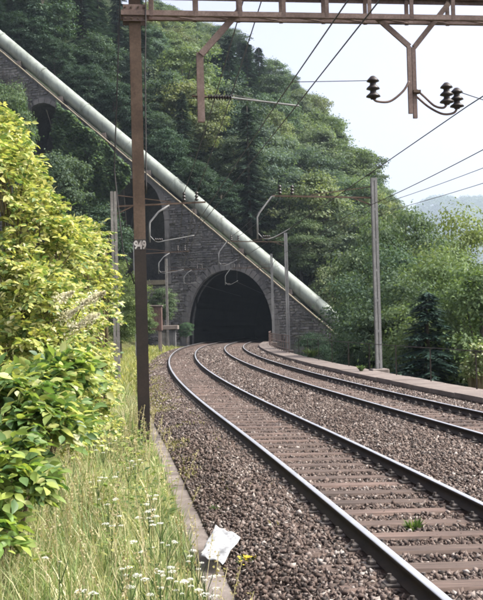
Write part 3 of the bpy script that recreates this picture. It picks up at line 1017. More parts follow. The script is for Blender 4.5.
# right drop post with V braces
for k, uu in ((-1, 409.5), (1, 415)):
    a, b_ = gpx(uu, 116 + 2 * k, .03 * k), gpx(uu - .6, 47, .03 * k)
    mb = MB().box(tuple((Vector(a) + Vector(b_)) / 2), (.075, .06, (Vector(b_) - Vector(a)).length), -thd(GS))
    local_build(mb, 'drop_post', M['beam_steel'], gan)
    c_ = gpx(375, 17, .03 * k) if k < 0 else gpx(449, 3, .03 * k)
    local_build(MB().bar(Vector(b_), Vector(c_), .05, .095), 'brace', M['beam_steel'], gan)
# registration arm of the near track: bolted ring, ribbed insulator, thin tube
p1, p2, p3 = Vector(gpx(201, 97)), Vector(gpx(232, 97.5)), Vector(gpx(299, 106))
local_build(MB().tube([Vector(gpx(192, 96)), p1 + (p2 - p1) * .3], .02, 6), 'arm_rod', M['rust_steel'], gan)
mb = MB()
pr = []
for i in range(9):
    pr += [(.022, i * .05), (.055, i * .05 + .012), (.055, i * .05 + .024), (.024, i * .05 + .034)]
mb.lathe(pr, tuple(p1 + (p2 - p1) * .22), tuple(p2 - p1), 10)
local_build(mb, 'insulator', M['porcelain'], gan)
local_build(MB().tube([p2 - (p2 - p1) * .1, p3], .018, 8), 'registration_arm', M['tube_steel'], gan)
local_build(MB().tube([p2 - Vector((.0, 0, -.05)), (p2 + p3) / 2 + Vector((0, 0, .0))], .008, 6), 'stay', M['wire'], gan)
# stand-off insulators on curved brackets at the right drop post
def spline(pts, n=14):
    pts = [Vector(p) for p in pts]
    out = []
    P = [pts[0]] + pts + [pts[-1]]
    for i in range(1, len(P) - 2):
        for k in range(n):
            t = k / n
            out.append(.5 * ((2 * P[i]) + (-P[i - 1] + P[i + 1]) * t + (2 * P[i - 1] - 5 * P[i] + 4 * P[i + 1] - P[i + 2]) * t * t + (-P[i - 1] + 3 * P[i] - 3 * P[i + 1] + P[i + 2]) * t ** 3))
    out.append(pts[-1])
    return out
INS_TOP = []
for ds, path, foot, top in ((-.06, [(408, 82), (402, 92), (389, 102), (376, 102), (372.5, 99)], (372.5, 100), (372, 77)),
                            (-.02, [(416, 90), (424, 97), (434, 106), (443, 108), (446.5, 104)], (446.5, 105), (446, 83)),
                            (.08, [(416, 94), (430, 106), (444, 113), (455, 112), (458.5, 107)], (458.5, 108), (458.5, 87))):
    local_build(MB().tube(spline([gpx(u, v, ds) for u, v in path], 6), .022, 8), 'bracket_arm', M['beam_steel'], gan, True)
    f, t = Vector(gpx(*foot, ds)), Vector(gpx(*top, ds))
    mb = MB()
    lathe_insul(mb, tuple(f), (0, 0, 1), (t - f).length, .135, 3, 14)
    local_build(mb, 'insulator', M['porcelain'], gan, True)
    INS_TOP.append(t)
local_build(MB().box(gpx(416, 92, 0), (.14, .16, .05), -thd(GS)), 'clamp', M['rust_steel'], gan)

# masts with cantilevers farther along
def ole_mast(s, lat, side, ztop, zarm, over, label, mat='grey_steel', small=False, zb=-.55):
    """side +1: arm reaches right from a left-hand mast; over = lateral position of the track centre"""
    root = empty('catenary_mast', tp(s, lat, zb))
    tag(root, label, 'mast', 'masts along the line')
    t = thd(s)
    c = tp(s, lat, 0)
    R2 = Vector((math.cos(t), -math.sin(t), 0))
    F2 = Vector((math.sin(t), math.cos(t), 0))
    for sg in (-1, 1):      # two channels with a slot between
        mb = MB()
        cc = Vector(c) + R2 * sg * .062
        mb.box((cc.x, cc.y, (zb + ztop) / 2), (.1, .2, ztop - zb), -t)
        local_build(mb, 'channel', M[mat], root)
    zz = .3
    while zz < ztop:
        local_build(MB().box((c[0], c[1], zz), (.2, .195, .1), -t), 'batten', M[mat], root)
        zz += 1.15
    local_build(MB().box((c[0], c[1], zb), (.65, .65, .45), -t, bev=.03), 'foundation', M['concrete'], root)
    reach = over - lat + side * .55
    def P(l, z, f=0.0):
        v = Vector(c) + R2 * l + F2 * f
        return Vector((v.x, v.y, z))
    local_build(MB().bar(P(side * .1, zarm), P(reach, zarm + .12), .06, .06), 'arm', M['rust_steel'], root)
    local_build(MB().bar(P(side * .1, zarm + .42), P(reach * .62, zarm + .14), .03, .03), 'tie', M['rust_steel'], root)
    local_build(MB().bar(P(side * .1, zarm - .28), P(reach * .2, zarm - .01), .045, .045), 'strut', M['rust_steel'], root)
    for dl in (-.25, .22):
        x = over - lat + dl
        zb2 = zarm + .06 + .12 * x / reach
        mb = MB()
        lathe_insul(mb, tuple(P(x, zb2)), (0, 0, 1), .36, .085, 3, 10)
        local_build(mb, 'insulator', M['porcelain'], root, True)
    # bent drop tube on the left of the track, with registration arm
    xl = over - lat - 1.15
    if side > 0:
        path = [P(xl + .35, zarm + .03), P(xl - .05, zarm - .22), P(xl - .38, zarm - .6), P(xl - .4, zarm - .75), P(xl - .4, zarm - 1.35)]
    else:
        path = [P(reach + .1, zarm + .1), P(reach, zarm + .1), P(reach - .5, zarm - .52), P(reach - .58, zarm - .68), P(reach - .58, zarm - 1.5)]
    local_build(MB().tube(path, .034, 8), 'drop_tube', M['tube_steel'], root, True)
    e = path[-1]
    q = P(over - lat + .1, zarm - 1.12)
    local_build(MB().tube(spline([e + Vector((0, 0, .25)), e + R2 * .25 + Vector((0, 0, .02)), e + R2 * .6 + Vector((0, 0, .06)), q], 6), .02, 6), 'registration_arm', M['tube_steel'], root, True)
    mb = MB()
    lathe_insul(mb, tuple(e + R2 * .18 + Vector((0, 0, .1))), tuple(R2), .3, .06, 4, 8)
    local_build(mb, 'insulator', M['porcelain'], root, True)
    return root
SM = [s_at(37.5), s_at(67.5), s_at(98)]
ole_mast(SM[0], -2.85, 1, 6.85, 6.3, 0, 'weathered grey slotted mast half hidden behind the yellow-green bush', 'wood_grey')
ole_mast(SM[0], 6.95, -1, 7.25, 6.5, 3.6, 'tall grey mast by the parapet in front of the valley trees', zb=-.2)
ole_mast(SM[1], -3.1, 1, 7.5, 6.7, 0, 'grey mast just left of the numbered mast, seen beside it', zb=-.55)
ole_mast(SM[1], 7.0, -1, 7.9, 7.3, 3.6, 'slim grey mast by the iron railing right of the tunnel mouth', zb=-.2)
ole_mast(SM[2], -3.25, 1, 8.4, 7.2, 0, 'thin mast beside the small hut left of the tunnel mouth', 'wood_grey')
ole_mast(SM[2], 7.0, -1, 8.6, 7.2, 3.6, 'farthest thin mast standing against the right side of the tunnel portal', zb=-.2)

# wires -------------------------------------------------------------------------------
def wire(label, pts, r, sag=0.0, grp='overhead wires', mat='wire', n=16):
    path = []
    for a, b_ in zip(pts[:-1], pts[1:]):
        a, b_ = Vector(a), Vector(b_)
        for k in range(n):
            t = k / n
            p = a.lerp(b_, t)
            p.z -= sag * 4 * t * (1 - t) * (b_ - a).length / 30
            path.append(p)
    path.append(Vector(pts[-1]))
    root_loc = Vector(path[0])
    mb = MB().tube([p - root_loc for p in path], r, 5)
    o = mb.build('overhead_wire', M[mat], None, True)
    o.location = root_loc
    tag(o, label, 'wire', grp)
    return o
SW = [-14, GS] + SM + [128]
wire('contact wire of the nearer track passing left drop post towards the tunnel', [tp(s, d, z) for s, d, z in zip(SW, (.1, .12, -.1, .1, -.1, .1), (5.7, 5.72, 5.2, 5.55, 5.85, 5.6))], .011)
wire('second wire just right of the nearer contact wire, falling towards the tunnel', [tp(s, d, z) for s, d, z in zip(SW[:-1], (.55, .55, .3, .1, .0), (5.75, 5.78, 5.5, 6.0, 6.6))], .011)
wire('left of two feeder wires on the insulators of the left cantilever', [tp(-14, -.15, 8.3), tp(GS, -.2, 8.25), tp(SM[0], -.25, 6.76), tp(SM[1], -.25, 7.2), tp(SM[2], -.25, 7.7)], .013, .25)
wire('right of two feeder wires on the insulators of the left cantilever', [tp(-14, .2, 8.3), tp(GS, .15, 8.25), tp(SM[0], .22, 6.78), tp(SM[1], .22, 7.2), tp(SM[2], .22, 7.7)], .013, .25)
wire('contact wire of the farther track crossing the sky at right', [tp(s, 3.6 + d, z) for s, d, z in zip(SW, (.2, .25, .05, .1, .0, 0), (5.8, 5.82, 5.35, 6.1, 5.95, 5.6))], .012)
wire('wire below the farther contact wire, running to the tall grey mast', [tp(-14, 5.6, 5.8), tp(GS, 5.6, 5.75), tp(SM[0], 6.0, 5.9), tp(SM[1], 6.4, 6.4), tp(SM[2], 6.4, 6.6)], .012, .15)
wire('upper of two thin wires above the valley at right', [tp(2, 7.2, 5.9), tp(SM[0], 7.35, 6.3), tp(SM[1], 7.3, 7.0), tp(SM[2], 7.2, 7.8)], .010, .2)
wire('lower of two thin wires above the valley at right', [tp(2, 8.0, 5.6), tp(SM[0], 7.5, 6.0), tp(SM[1], 7.4, 6.6), tp(SM[2], 7.3, 7.3)], .010, .2)
wire('left feeder wire on the insulators of the right cantilever', [tp(SM[0], 3.35, 6.97), tp(SM[1], 3.35, 7.75), tp(SM[2], 3.35, 7.7)], .012, .2)
wire('right feeder wire on the insulators of the right cantilever', [tp(SM[0], 3.82, 6.97), tp(SM[1], 3.82, 7.75), tp(SM[2], 3.82, 7.7)], .012, .2)
wire('thin cross wire from the lone dark insulator towards the nearer contact wire', [INS_TOP[0] - Vector((.03, 0, .08)), Vector(gpx(292, 82))], .008)
wire('jumper wire leaving the rightmost dark insulator at the picture edge', [INS_TOP[2] - Vector((0, 0, .06)), Vector(gpx(500, 98, .4)), Vector(gp(GL + ROFF, 5.75, .3))], .010, .1)
wire('dropper cable hanging beside the numbered mast', [Vector(gp(GL + .2, ZL + .3, -.2)), Vector(gp(GL + .16, 6.4, -.14)), Vector(gp(GL + .13, 4.2, -.125))], .012, 0, mat='wire')
wire('dark cable hanging left of the numbered mast', [Vector(gp(GL - .25, ZU, 0)), Vector(gp(GL - .33, 6.3, .1)), Vector(gp(GL - .42, 4.7, .35)), Vector(gp(GL - .3, 3.2, .12)), Vector(gp(GL - .115, 2.6, 0))], .012, 0, mat='wire')

# ================================================================== SMALL BUILDINGS LEFT OF THE TUNNEL
def on_ground(u, depth, dz=0.0):
    p = at(u, 330, depth)
    return Vector((p.x, p.y, float(ground_z(np.array(p.x), np.array(p.y))) + dz))
b0 = on_ground(151.5, 84)
hut = empty('relay_cabinet', b0)
tag(hut, 'red-brown wooden cabinet on pale posts behind the numbered mast', 'cabinet')
for i in range(7):
    local_build(MB().box((b0.x - .72 + i * .24, b0.y - .62, b0.z + 2.85), (.225, .05, 2.0), bev=.01), 'plank', M['hut_red'], hut)
    local_build(MB().box((b0.x + .87, b0.y - .55 + i * .18, b0.z + 2.85), (.05, .17, 2.0), bev=.01), 'plank', M['hut_red'], hut)
local_build(MB().box((b0.x, b0.y, b0.z + 2.84), (1.66, 1.16, 1.96)), 'body', M['hut_red'], hut)
local_build(MB().box((b0.x, b0.y, b0.z + 3.91), (1.95, 1.5, .1), bev=.02), 'roof', M['concrete'], hut)
for sx in (-.7, .7):
    for sy in (-.5, .5):
        local_build(MB().box((b0.x + sx, b0.y + sy, b0.z + .9), (.2, .2, 1.9)), 'post', M['concrete_pale'], hut)
b1 = on_ground(168, 99)
hut2 = empty('stone_hut', b1)
tag(hut2, 'small dark hut with pale flat concrete roof at the tunnel entrance', 'hut')
local_build(MB().box((b1.x, b1.y, b1.z + .9), (1.5, 1.5, 2.0)), 'wall', M['dark_wood'], hut2)
for i in range(5):
    local_build(MB().box((b1.x - .6 + i * .3, b1.y - .77, b1.z + .95), (.27, .04, 1.8), bev=.008), 'plank', M['dark_wood'], hut2)
local_build(MB().box((b1.x, b1.y, b1.z + 2.12), (2.05, 2.0, .42), bev=.04), 'roof_slab', M['concrete_pale'], hut2)
local_build(MB().box((b1.x - .2, b1.y - .8, b1.z + .85), (.62, .03, 1.55)), 'door', M['wood_grey'], hut2)
# pale sill in the high arch
mb = MB()
F4 = [(0, 1, 2, 3), (4, 7, 6, 5), (0, 4, 5, 1), (1, 5, 6, 2), (2, 6, 7, 3), (3, 7, 4, 0)]
mb.add([wl(x, y, z) for z in (a2b + .003, a2b + .5) for x, y in ((a2l + .06, -.3), (a2r - .06, -.3), (a2r - .06, .6), (a2l + .06, .6))], F4)
local_build(mb, 'sill', M['coping'], wall_root)

# ================================================================== TREES
def frames(Nrm, g):
    """orthonormal frames (n,3,3) whose third column is the given normal, random spin"""
    Nrm = Nrm / np.linalg.norm(Nrm, axis=1)[:, None]
    t = g.normal(size=Nrm.shape)
    a = np.cross(Nrm, t); a /= np.linalg.norm(a, axis=1)[:, None] + 1e-9
    b_ = np.cross(Nrm, a)
    return np.stack([a, b_, Nrm], 2)
DIAMOND = np.array([(-.5, 0, 0), (0, -.3, .07), (.5, 0, -.05), (0, .3, .07)])
DF = np.array([(0, 1, 2, 3)])
LEAF5 = np.array([(0, 0, 0), (-.26, .42, .07), (0, .45, 0), (.26, .42, .07), (0, 1, -.1)])
L5F = np.array([(0, 2, 1), (0, 3, 2), (1, 2, 4), (2, 3, 4)])
def stamp(T, F, P, R, size):
    n = len(P)
    sz = np.asarray(size)
    V = np.einsum('nij,kj->nki', R, T) * sz.reshape(n, 1, -1) + P[:, None, :]
    k = len(T)
    return V.reshape(-1, 3), (np.arange(n)[:, None, None] * k + F[None]).reshape(-1, F.shape[1])
def decid_proto(seed, nclump, per, leaf, rad=.33, zc=.6, rz=.38, trunk_to=.55):
    g = np.random.default_rng(seed)
    H = 10.0
    # lobed crown envelope
    lob = g.normal(size=(7, 3)); lob /= np.linalg.norm(lob, axis=1)[:, None]
    d = g.normal(size=(nclump, 3)); d /= np.linalg.norm(d, axis=1)[:, None]
    rr = g.uniform(.25, 1, nclump) ** .45
    mod = .78 + .32 * np.clip((d @ lob.T).max(1), 0, 1) ** 2
    C = d * (rr * mod)[:, None] * np.array([rad, rad, rz]) * H + np.array([0, 0, zc * H])
    C[:, 2] = np.maximum(C[:, 2], .16 * H)
    rc = g.uniform(.065, .145, nclump) * H
    n = nclump * per
    ci = np.repeat(np.arange(nclump), per)
    dd = g.normal(size=(n, 3)); dd /= np.linalg.norm(dd, axis=1)[:, None]
    dd[:, 2] = np.where(dd[:, 2] < -.35, -dd[:, 2] * .6, dd[:, 2])
    q = g.uniform(.15, 1, n) ** .5 * (1 + .25 * g.normal(size=n) * (g.random(n) < .3))
    fl = g.uniform(.5, .95, nclump)
    P = C[ci] + dd * (rc[ci] * q)[:, None] * np.stack([np.full(n, 1.1), np.full(n, 1.1), fl[ci]], 1)
    nrm = dd * .7 + np.array([0, 0, .55]) + g.normal(size=(n, 3)) * .45
    V, F = stamp(DIAMOND, DF, P, frames(nrm, g), (leaf * g.uniform(.7, 1.3, n))[:, None])
    crown = np_mesh('crown', V, F)
    mb = MB()
    mb.tube([(0, 0, -.3), (.03, .02, .12 * H), (-.05, .06, .3 * H), (.06, -.03, trunk_to * H), (0, 0, .8 * H)], [.26, .2, .17, .11, .03], 9)
    for i in np.argsort(g.random(nclump))[:11]:
        c = C[i]
        z0 = max(.2 * H, min(c[2] - .12 * H, trunk_to * H))
        mb.tube([(0, 0, z0), (c[0] * .5, c[1] * .5, z0 + (c[2] - z0) * .4), tuple(c)], [.09, .06, .02], 6)
    me = bpy.data.meshes.new('trunk')
    me.from_pydata(mb.v, [], mb.f)
    me.update()
    me.materials.append(M['bark'])
    return crown, me
def spruce_proto(seed, whorls=44, rad=.19):
    g = np.random.default_rng(seed)
    H = 10.0
    P, N, A, SZ = [], [], [], []
    for w_ in range(whorls):
        z = H * (.10 + .88 * w_ / whorls)
        L = H * rad * (1 - w_ / whorls) ** .8 * g.uniform(.85, 1.12) + .12
        for k in range(8):
            an = g.uniform(0, 2 * math.pi)
            zj = g.uniform(-.16, .16)
            l = L * g.uniform(.65, 1.1)
            m_ = max(4, int(14 * l / (H * rad)))
            for j in range(m_):
                t = (j + 1) / m_
                rr = l * t
                zz = z + zj - .30 * l * t ** 1.4 + .1 * l * max(0, t - .75)
                for sg in (-1, 1, 0):
                    P.append((rr * math.cos(an), rr * math.sin(an), zz + g.normal() * .04))
                    aa = an + sg * g.uniform(.5, .9)
                    A.append((math.cos(aa), math.sin(aa), -.35 + g.normal() * .12))
                    SZ.append(.34 * (.6 + .5 * (1 - t)) * g.uniform(.8, 1.25))
    P, A, SZ = np.array(P), np.array(A), np.array(SZ)
    A /= np.linalg.norm(A, axis=1)[:, None]
    nr = np.cross(A, np.cross(np.array([0, 0, 1.]), A)) + g.normal(size=P.shape) * .25
    s_ = np.cross(A, nr); s_ /= np.linalg.norm(s_, axis=1)[:, None]
    n_ = np.cross(s_, A)
    R = np.stack([s_, A, n_], 2)
    T = np.array([(-.17, .15, -.03), (0, 0, .03), (.17, .15, -.03), (0, 1.1, -.02)])
    V, F = stamp(T, np.array([(0, 1, 2, 3)]), P, R, SZ[:, None])
    crown = np_mesh('crown', V, F)
    mb = MB().tube([(0, 0, -.3), (0, 0, 3), (0, 0, 9.7)], [.17, .12, .02], 8)
    me = bpy.data.meshes.new('trunk')
    me.from_pydata(mb.v, [], mb.f)
    me.update()
    me.materials.append(M['bark'])
    return crown, me
PROTO = {}
for i in range(3):
    PROTO['far', i] = decid_proto(20 + i, 95, 215, .25, rad=(.33, .28, .36)[i], zc=(.58, .56, .6)[i], rz=(.40, .43, .38)[i])
for i in range(3):
    PROTO['near', i] = decid_proto(40 + i, 125, 340, .15, rad=(.36, .30, .34)[i], zc=(.56, .55, .58)[i], rz=(.43, .45, .40)[i])
for i in range(2):
    PROTO['spruce', i] = spruce_proto(60 + i, 46, (.2, .16)[i])
MESHCACHE = {}
def tree(name, kind, idx, base, height, wfac, matn, tint, label, group=None, cat='tree', rz=None):
    crown, trunk = PROTO[kind, idx]
    key = (kind, idx, matn)
    if key not in MESHCACHE:
        me = crown.copy() if len(crown.materials) else crown
        if len(crown.materials): me.materials.clear()
        me.materials.append(M[matn])
        MESHCACHE[key] = me
    root = empty(name, base, random.uniform(0, 6.28) if rz is None else rz)
    s = height / 10.0
    root.scale = (s * wfac, s * wfac, s)
    tag(root, label, cat, group)
    link('trunk', trunk, root)
    c = link('crown', MESHCACHE[key], root)
    c.color = (*tint, 1)
    return root
# visibility bookkeeping in photo pixels: used only to leave out trees the photograph cannot show
mask = np.zeros((300, 242), bool)
vv, uu = np.mgrid[0:300, 0:242]
uu = uu * 2 + 1; vv = vv * 2 + 1
mask |= (vv > 52 + .85 * uu) & (uu < 300)           # wall and everything in front of it
def stamp_mask(u, v0, v1, hw):
    cu, cv, ry = u, (v0 + v1) / 2, (v1 - v0) / 2
    e = ((uu - cu) / max(hw, 1)) ** 2 + ((vv - cv) / max(ry, 1)) ** 2 < 1
    n = e.sum()
    new = (e & ~mask).sum()
    return e, n, new

# --- trees standing in the valley right of the line: (u, v_top, depth, width factor, kind, proto, material, tint, label)
RT = [
 (384, 214, 74, .9, 'near', 1, 'leaf_light', (.85, .95, .9), 'leafy tree with its crown behind the top half of the tall grey mast'),
 (316, 332, 84, .8, 'near', 2, 'leaf_dark', (1.1, 1.15, 1.1), 'dark low tree hiding the lower end of the pipe'),
 (388, 232, 86, .9, 'near', 2, 'leaf_mid', (1.1, 1.15, 1.0), 'large rounded tree rising just right of the tall grey mast'),
 (398, 208, 66, 1.0, 'near', 2, 'leaf_mid', (1.2, 1.2, 1.0), 'rounded tree directly right of the tall grey mast'),
 (388, 266, 56, .9, 'near', 0, 'leaf_mid', (.9, 1.0, .95), 'green tree right behind the tall grey mast'),
 (460, 240, 62, 1.0, 'near', 0, 'leaf_light', (1.2, 1.2, .85), 'pale yellow-green tree near the right picture edge'),
 (432, 238, 72, 1.05, 'near', 1, 'leaf_light', (.9, 1.0, .9), 'light green tree between the dark conifer and the rounded tree'),
 (480, 262, 46, .95, 'near', 2, 'leaf_light', (.9, 1.0, .8), 'leafy tree cut off by the right picture edge'),
 (400, 268, 52, .95, 'near', 1, 'leaf_mid', (1.05, 1.1, 1.0), 'feathery tree left of the dark conifer behind the handrail'),
 (352, 334, 50, 1.0, 'near', 2, 'leaf_dark', (1.15, 1.1, 1.0), 'low dark bushy tree behind the handrail left of the tall mast'),
 (448, 275, 49, .9, 'near', 0, 'leaf_light', (.9, 1.0, .85), 'sunlit bushy tree right of the dark conifer'),
]
k = 0
for u, vt, d, wf, kind, pi, mt, tint, lab in RT:
    top = at(u, vt, d)
    gz_ = float(ground_z(np.array(top.x), np.array(top.y)))
    h = top.z - gz_
    clear = lateral(np.array(top.x), np.array(top.y)) - 7.6
    wf = min(wf, max(.45, float(clear) / (h * .34) / min(1.0, 11.5 / h)))
    tree('valley_tree', kind, pi, (top.x, top.y, gz_), h * 1.03, wf * min(1.0, 11.5 / h), mt, tint, lab, 'trees in the valley')
    e, n_, new = stamp_mask(u, vt + 6, vt + 130, h * .26 * FPX / d * wf * min(1.0, 11.5 / h))
    mask |= e
top = at(426, 288, 43)
gz_ = float(ground_z(np.array(top.x), np.array(top.y)))
tree('conifer', 'spruce', 0, (top.x, top.y, gz_), top.z - gz_, 1.7, 'needle', (.85, .9, .95), 'dark narrow conifer behind the handrail near the right edge', 'trees in the valley', 'tree')
top = at(438, 300, 47)
gz_ = float(ground_z(np.array(top.x), np.array(top.y)))
tree('conifer', 'spruce', 1, (top.x, top.y, gz_), top.z - gz_, 1.9, 'needle', (.8, .85, 1.0), 'second dark conifer, behind and right of the first', 'trees in the valley', 'tree')

for u, vt, d, pi, mt, tint, lab in ((322, 190, 117, 0, 'leaf_mid', (1.15, 1.15, 1.0), 'broad green tree just above the pipe end, behind the slim mast'),
                                    (300, 215, 115, 2, 'leaf_light', (.8, .9, .85), 'light green tree above the pipe, left of the broad green tree'),
                                    (350, 235, 114, 1, 'leaf_mid', (1.1, 1.1, 1.0), 'green tree above the lowest piece of the pipe')):
    top = at(u, vt, d)
    z = hill_z(top.x, top.y)[0]
    h = top.z - z
    tree('slope_tree', 'near', pi, (top.x, top.y, z), h, min(1.1, 11 / h), mt, tint, lab, 'trees above the pipe end')
    mask |= stamp_mask(u, vt + 6, vt + 90, h * .26 * FPX / d * min(1.1, 11 / h))[0]
# dark undergrowth right behind the pipe
g = np.random.default_rng(5)
for i, x in enumerate(np.arange(-37, -3, 2.6)):
    p = WO + EX * float(x) + EY * (6.5 + g.uniform(-1, 1.5))
    z = hill_z(p.x, p.y)[0]
    tree('slope_shrub', 'far', i % 3, (p.x, p.y, z), g.uniform(4.5, 7), g.uniform(1.0, 1.3), 'leaf_dark', (.9, .95, 1.0), 'dark shrub against the upper side of the pipe, ' + ('leftmost of the row', 'second of the row from left', 'third of the row from left', 'fourth of the row from left', 'fifth of the row from left', 'sixth of the row from left', 'seventh of the row from left', 'seventh from the right of the row', 'sixth from the right of the row', 'fifth from the right of the row', 'fourth from the right of the row', 'third from the right of the row', 'second from the right of the row', 'rightmost of the row')[min(i, 13)], 'dark shrubs behind the pipe', 'shrub')
# --- wooded slope over the tunnel
g = np.random.default_rng(11)
cand = []
y = 4.0
while y < 172:
    x = -92 + g.uniform(0, 5)
    while x < 42:
        cand.append((x + g.uniform(-2, 2), y + g.uniform(-2, 2)))
        x += 6.2 + .012 * y
    y += 6.0 + .02 * y
cand = [c for c in cand if c[1] > 3.6]
cand.sort(key=lambda c: c[1])
nt_ = 0
HT = []
for x, y in cand:
    p = WO + EX * x + EY * y
    z, _, _ = hill_z(p.x, p.y)
    if z < -14: continue
    u, v, d = project([(p.x, p.y, z)])
    u, v, d = u[0], v[0], d[0]
    zone = g.random()
    h = g.uniform(9, 15)
    if y < 9: h *= .62
    # which kind grows where
    vc = v - h * .6 * FPX / d
    if u < 145: kind = 'spruce' if zone < .78 else 'dark'
    elif u < 200 and vc < 140: kind = 'light' if zone < .75 else 'mid'
    elif u < 265 and vc > 85: kind = 'spruce' if zone < .5 else ('dark' if zone < .75 else 'mid')
    elif u < 335 and vc < 95: kind = 'mid' if zone < .6 else ('light' if zone < .8 else 'dark')
    else: kind = 'light' if zone < .5 else ('mid' if zone < .9 else 'dark')
    if kind == 'spruce': h *= 1.45
    h = min(h, float(crest(p.x, p.y)) - z - g.uniform(0, 1.5) + (.8 if kind == 'spruce' else 0))
    if h < 4: continue
    hp = h * FPX / d
    hw = hp * (.3 if kind != 'spruce' else .18)
    if u + hw < -12 or u - hw > 500 or v - hp > 330 or v < -15: continue
    e, n_, new = stamp_mask(u, v - hp, v - hp * .12, hw)
    if n_ == 0 or new < max(5, .07 * n_): continue
    mask |= stamp_mask(u, v - hp * .97, v - hp * .1, hw * .86)[0]
    HT.append((kind, p, z, h, u, v))
lab_h = {'spruce': 'dark spruce in the wood on the slope above the pipe', 'dark': 'dark leafy tree in the wood on the slope above the pipe',
         'mid': 'green leafy tree in the wood on the slope above the pipe', 'light': 'pale green tree in the wood on the slope above the pipe'}
def place(u, v):
    a = 'left of the numbered mast' if u < 132 else ('between mast and left drop post' if u < 200 else ('right of the left drop post' if u < 262 else ('above the right cantilever arm' if u < 330 else 'at the right end')))
    b = 'high up' if v < 60 else ('halfway up' if v < 130 else 'low down')
    return b + ' ' + a
ORD = ['leftmost', 'second from left', 'third from left', 'fourth from left', 'fifth from left', 'sixth from left', 'seventh from left', 'eighth from left', 'ninth from left', 'tenth from left', 'eleventh from left', 'twelfth from left', 'thirteenth from left', 'rightmost']
short = {'spruce': 'dark spruce', 'dark': 'dark leafy tree', 'mid': 'green leafy tree', 'light': 'pale green tree'}
bins = {}
for t_ in HT:
    bins.setdefault((t_[0], place(t_[4], t_[5] - t_[3] * 3)), []).append(t_)
HLAB = {}
for (kd, plc), L_ in bins.items():
    L_.sort(key=lambda t_: t_[4])
    for i_, t_ in enumerate(L_):
        HLAB[id(t_)] = short[kd] + ', ' + plc + ((', ' + ORD[min(i_, 13)]) if len(L_) > 1 else '')
for t_ in HT:
    kind, p, z, h, u, v = t_
    lab_h[kind] = HLAB[id(t_)]
    t = g.uniform(.82, 1.22)
    tint = (t * g.uniform(.9, 1.1), t, t * g.uniform(.85, 1.15))
    if kind == 'spruce':
        tree('spruce_tree', 'spruce', int(g.integers(0, 2)), (p.x, p.y, z), h, g.uniform(.95, 1.3), 'needle', tint, lab_h[kind], 'dark spruces on the slope', 'tree')
    else:
        tree({'dark': 'dark_tree', 'mid': 'leafy_tree', 'light': 'pale_tree'}[kind], 'far', int(g.integers(0, 3)), (p.x, p.y, z), h, g.uniform(.9, 1.25),
             {'dark': 'leaf_dark', 'mid': 'leaf_mid', 'light': 'leaf_light'}[kind], tint, lab_h[kind], {'dark': 'dark leafy', 'mid': 'green leafy', 'light': 'pale'}[kind] + ' trees on the slope', 'tree')
print('hill trees', len(HT))

# far wood on the distant hill: one mass
n = 2600
fxp, fyp = g.uniform(560, 1240, n), g.uniform(2500, 3520, n)
fzp = far_z(fxp, fyp)
hh = g.uniform(14, 34, n)
per = 46
ci = np.repeat(np.arange(n), per)
dd = g.normal(size=(n * per, 3)); dd /= np.linalg.norm(dd, axis=1)[:, None]
dd[:, 2] = np.abs(dd[:, 2]) * 1.3 - .3
Pf = np.stack([fxp[ci], fyp[ci], fzp[ci] + hh[ci] * .5], 1) + dd * np.stack([hh[ci] * .45, hh[ci] * .45, hh[ci] * .5], 1) * g.uniform(.7, 1.05, (n * per, 1))
V, F = stamp(DIAMOND, DF, Pf, frames(dd + np.array([0, 0, .4]) + g.normal(size=dd.shape) * .3, g), g.uniform(4, 8, (n * per, 1)))
o = link('far_wood', np_mesh('far_wood', V, F), None, M['leaf_mid'])
tag(o, 'hazy mass of trees covering the distant hill', 'wood', kind='stuff')

# ================================================================== IVY ON THE WALL
def ivy_patch(label, poly_fn, n, x0, x1, z0, z1, seed):
    g = np.random.default_rng(seed)
    x = g.uniform(x0, x1, n); z = g.uniform(z0, z1, n)
    ok = poly_fn(x, z)
    x, z = x[ok], z[ok]
    dep = .18 + 1.5 * vnoise(x * .8, z * .8, 2) * g.uniform(.4, 1, len(x))
    P = np.stack([WO.x + EX.x * x - EY.x * dep, WO.y + EX.y * x - EY.y * dep, z], 1)
    nrm = -np.array(EY)[None] * .4 + np.array([0.45, 0, .75])[None] + g.normal(size=P.shape) * .35
    V, F = stamp(DIAMOND, DF, P, frames(nrm, g), g.uniform(.28, .55, (len(x), 1)))
    b0 = np.array([WO.x + EX.x * (x0 + x1) / 2, WO.y + EX.y * (x0 + x1) / 2, z0])
    root = empty('ivy', tuple(b0))
    tag(root, label, 'ivy')
    o = link('leaves', np_mesh('leaves', V - b0, F), root, M['ivy'])
    o['kind'] = 'stuff'
    mb = MB()
    r_ = random.Random(seed)
    for i in range(9):
        xx = x0 + (x1 - x0) * (i + .5) / 9
        zt = min(z1, float(wtop(xx)) - 1.6)
        mb.tube([Vector(wl(xx + r_.uniform(-.2, .2) * k, -.15, z0 + (zt - z0) * k / 5)) - Vector(b0) for k in range(6)], .035, 5)
    mb.build('stem', M['bark'], root)
iv0, iv1 = onwall(58, 150)[0], onwall(133, 170)[0]
def iv_fn(x, z):
    t = (x - iv0) / (iv1 - iv0)
    up = wtop(x) - .55 + .7 * (vnoise(x * .9, z * 0, 3) - .3)
    edge = 1.2 * (vnoise(x * 0 + 3, z * .6, 8) - .5)
    keep = (x > iv0 + edge) & (x < iv1 + edge) & (z < up)
    dark = (x > a2l - .1) & (z > a2b) & (z < openings[1][2](x) - .3 - .9 * vnoise(x * 1.2, x * 0, 6))
    return keep & ~dark
ivy_patch('dense green ivy hanging over the wall between the two high arches', iv_fn, 30000, iv0 - 1, iv1 + 1, onwall(90, 262)[1], float(wtop(iv0)), 3)
iw0, iw1 = onwall(-4, 100)[0], onwall(30, 100)[0]
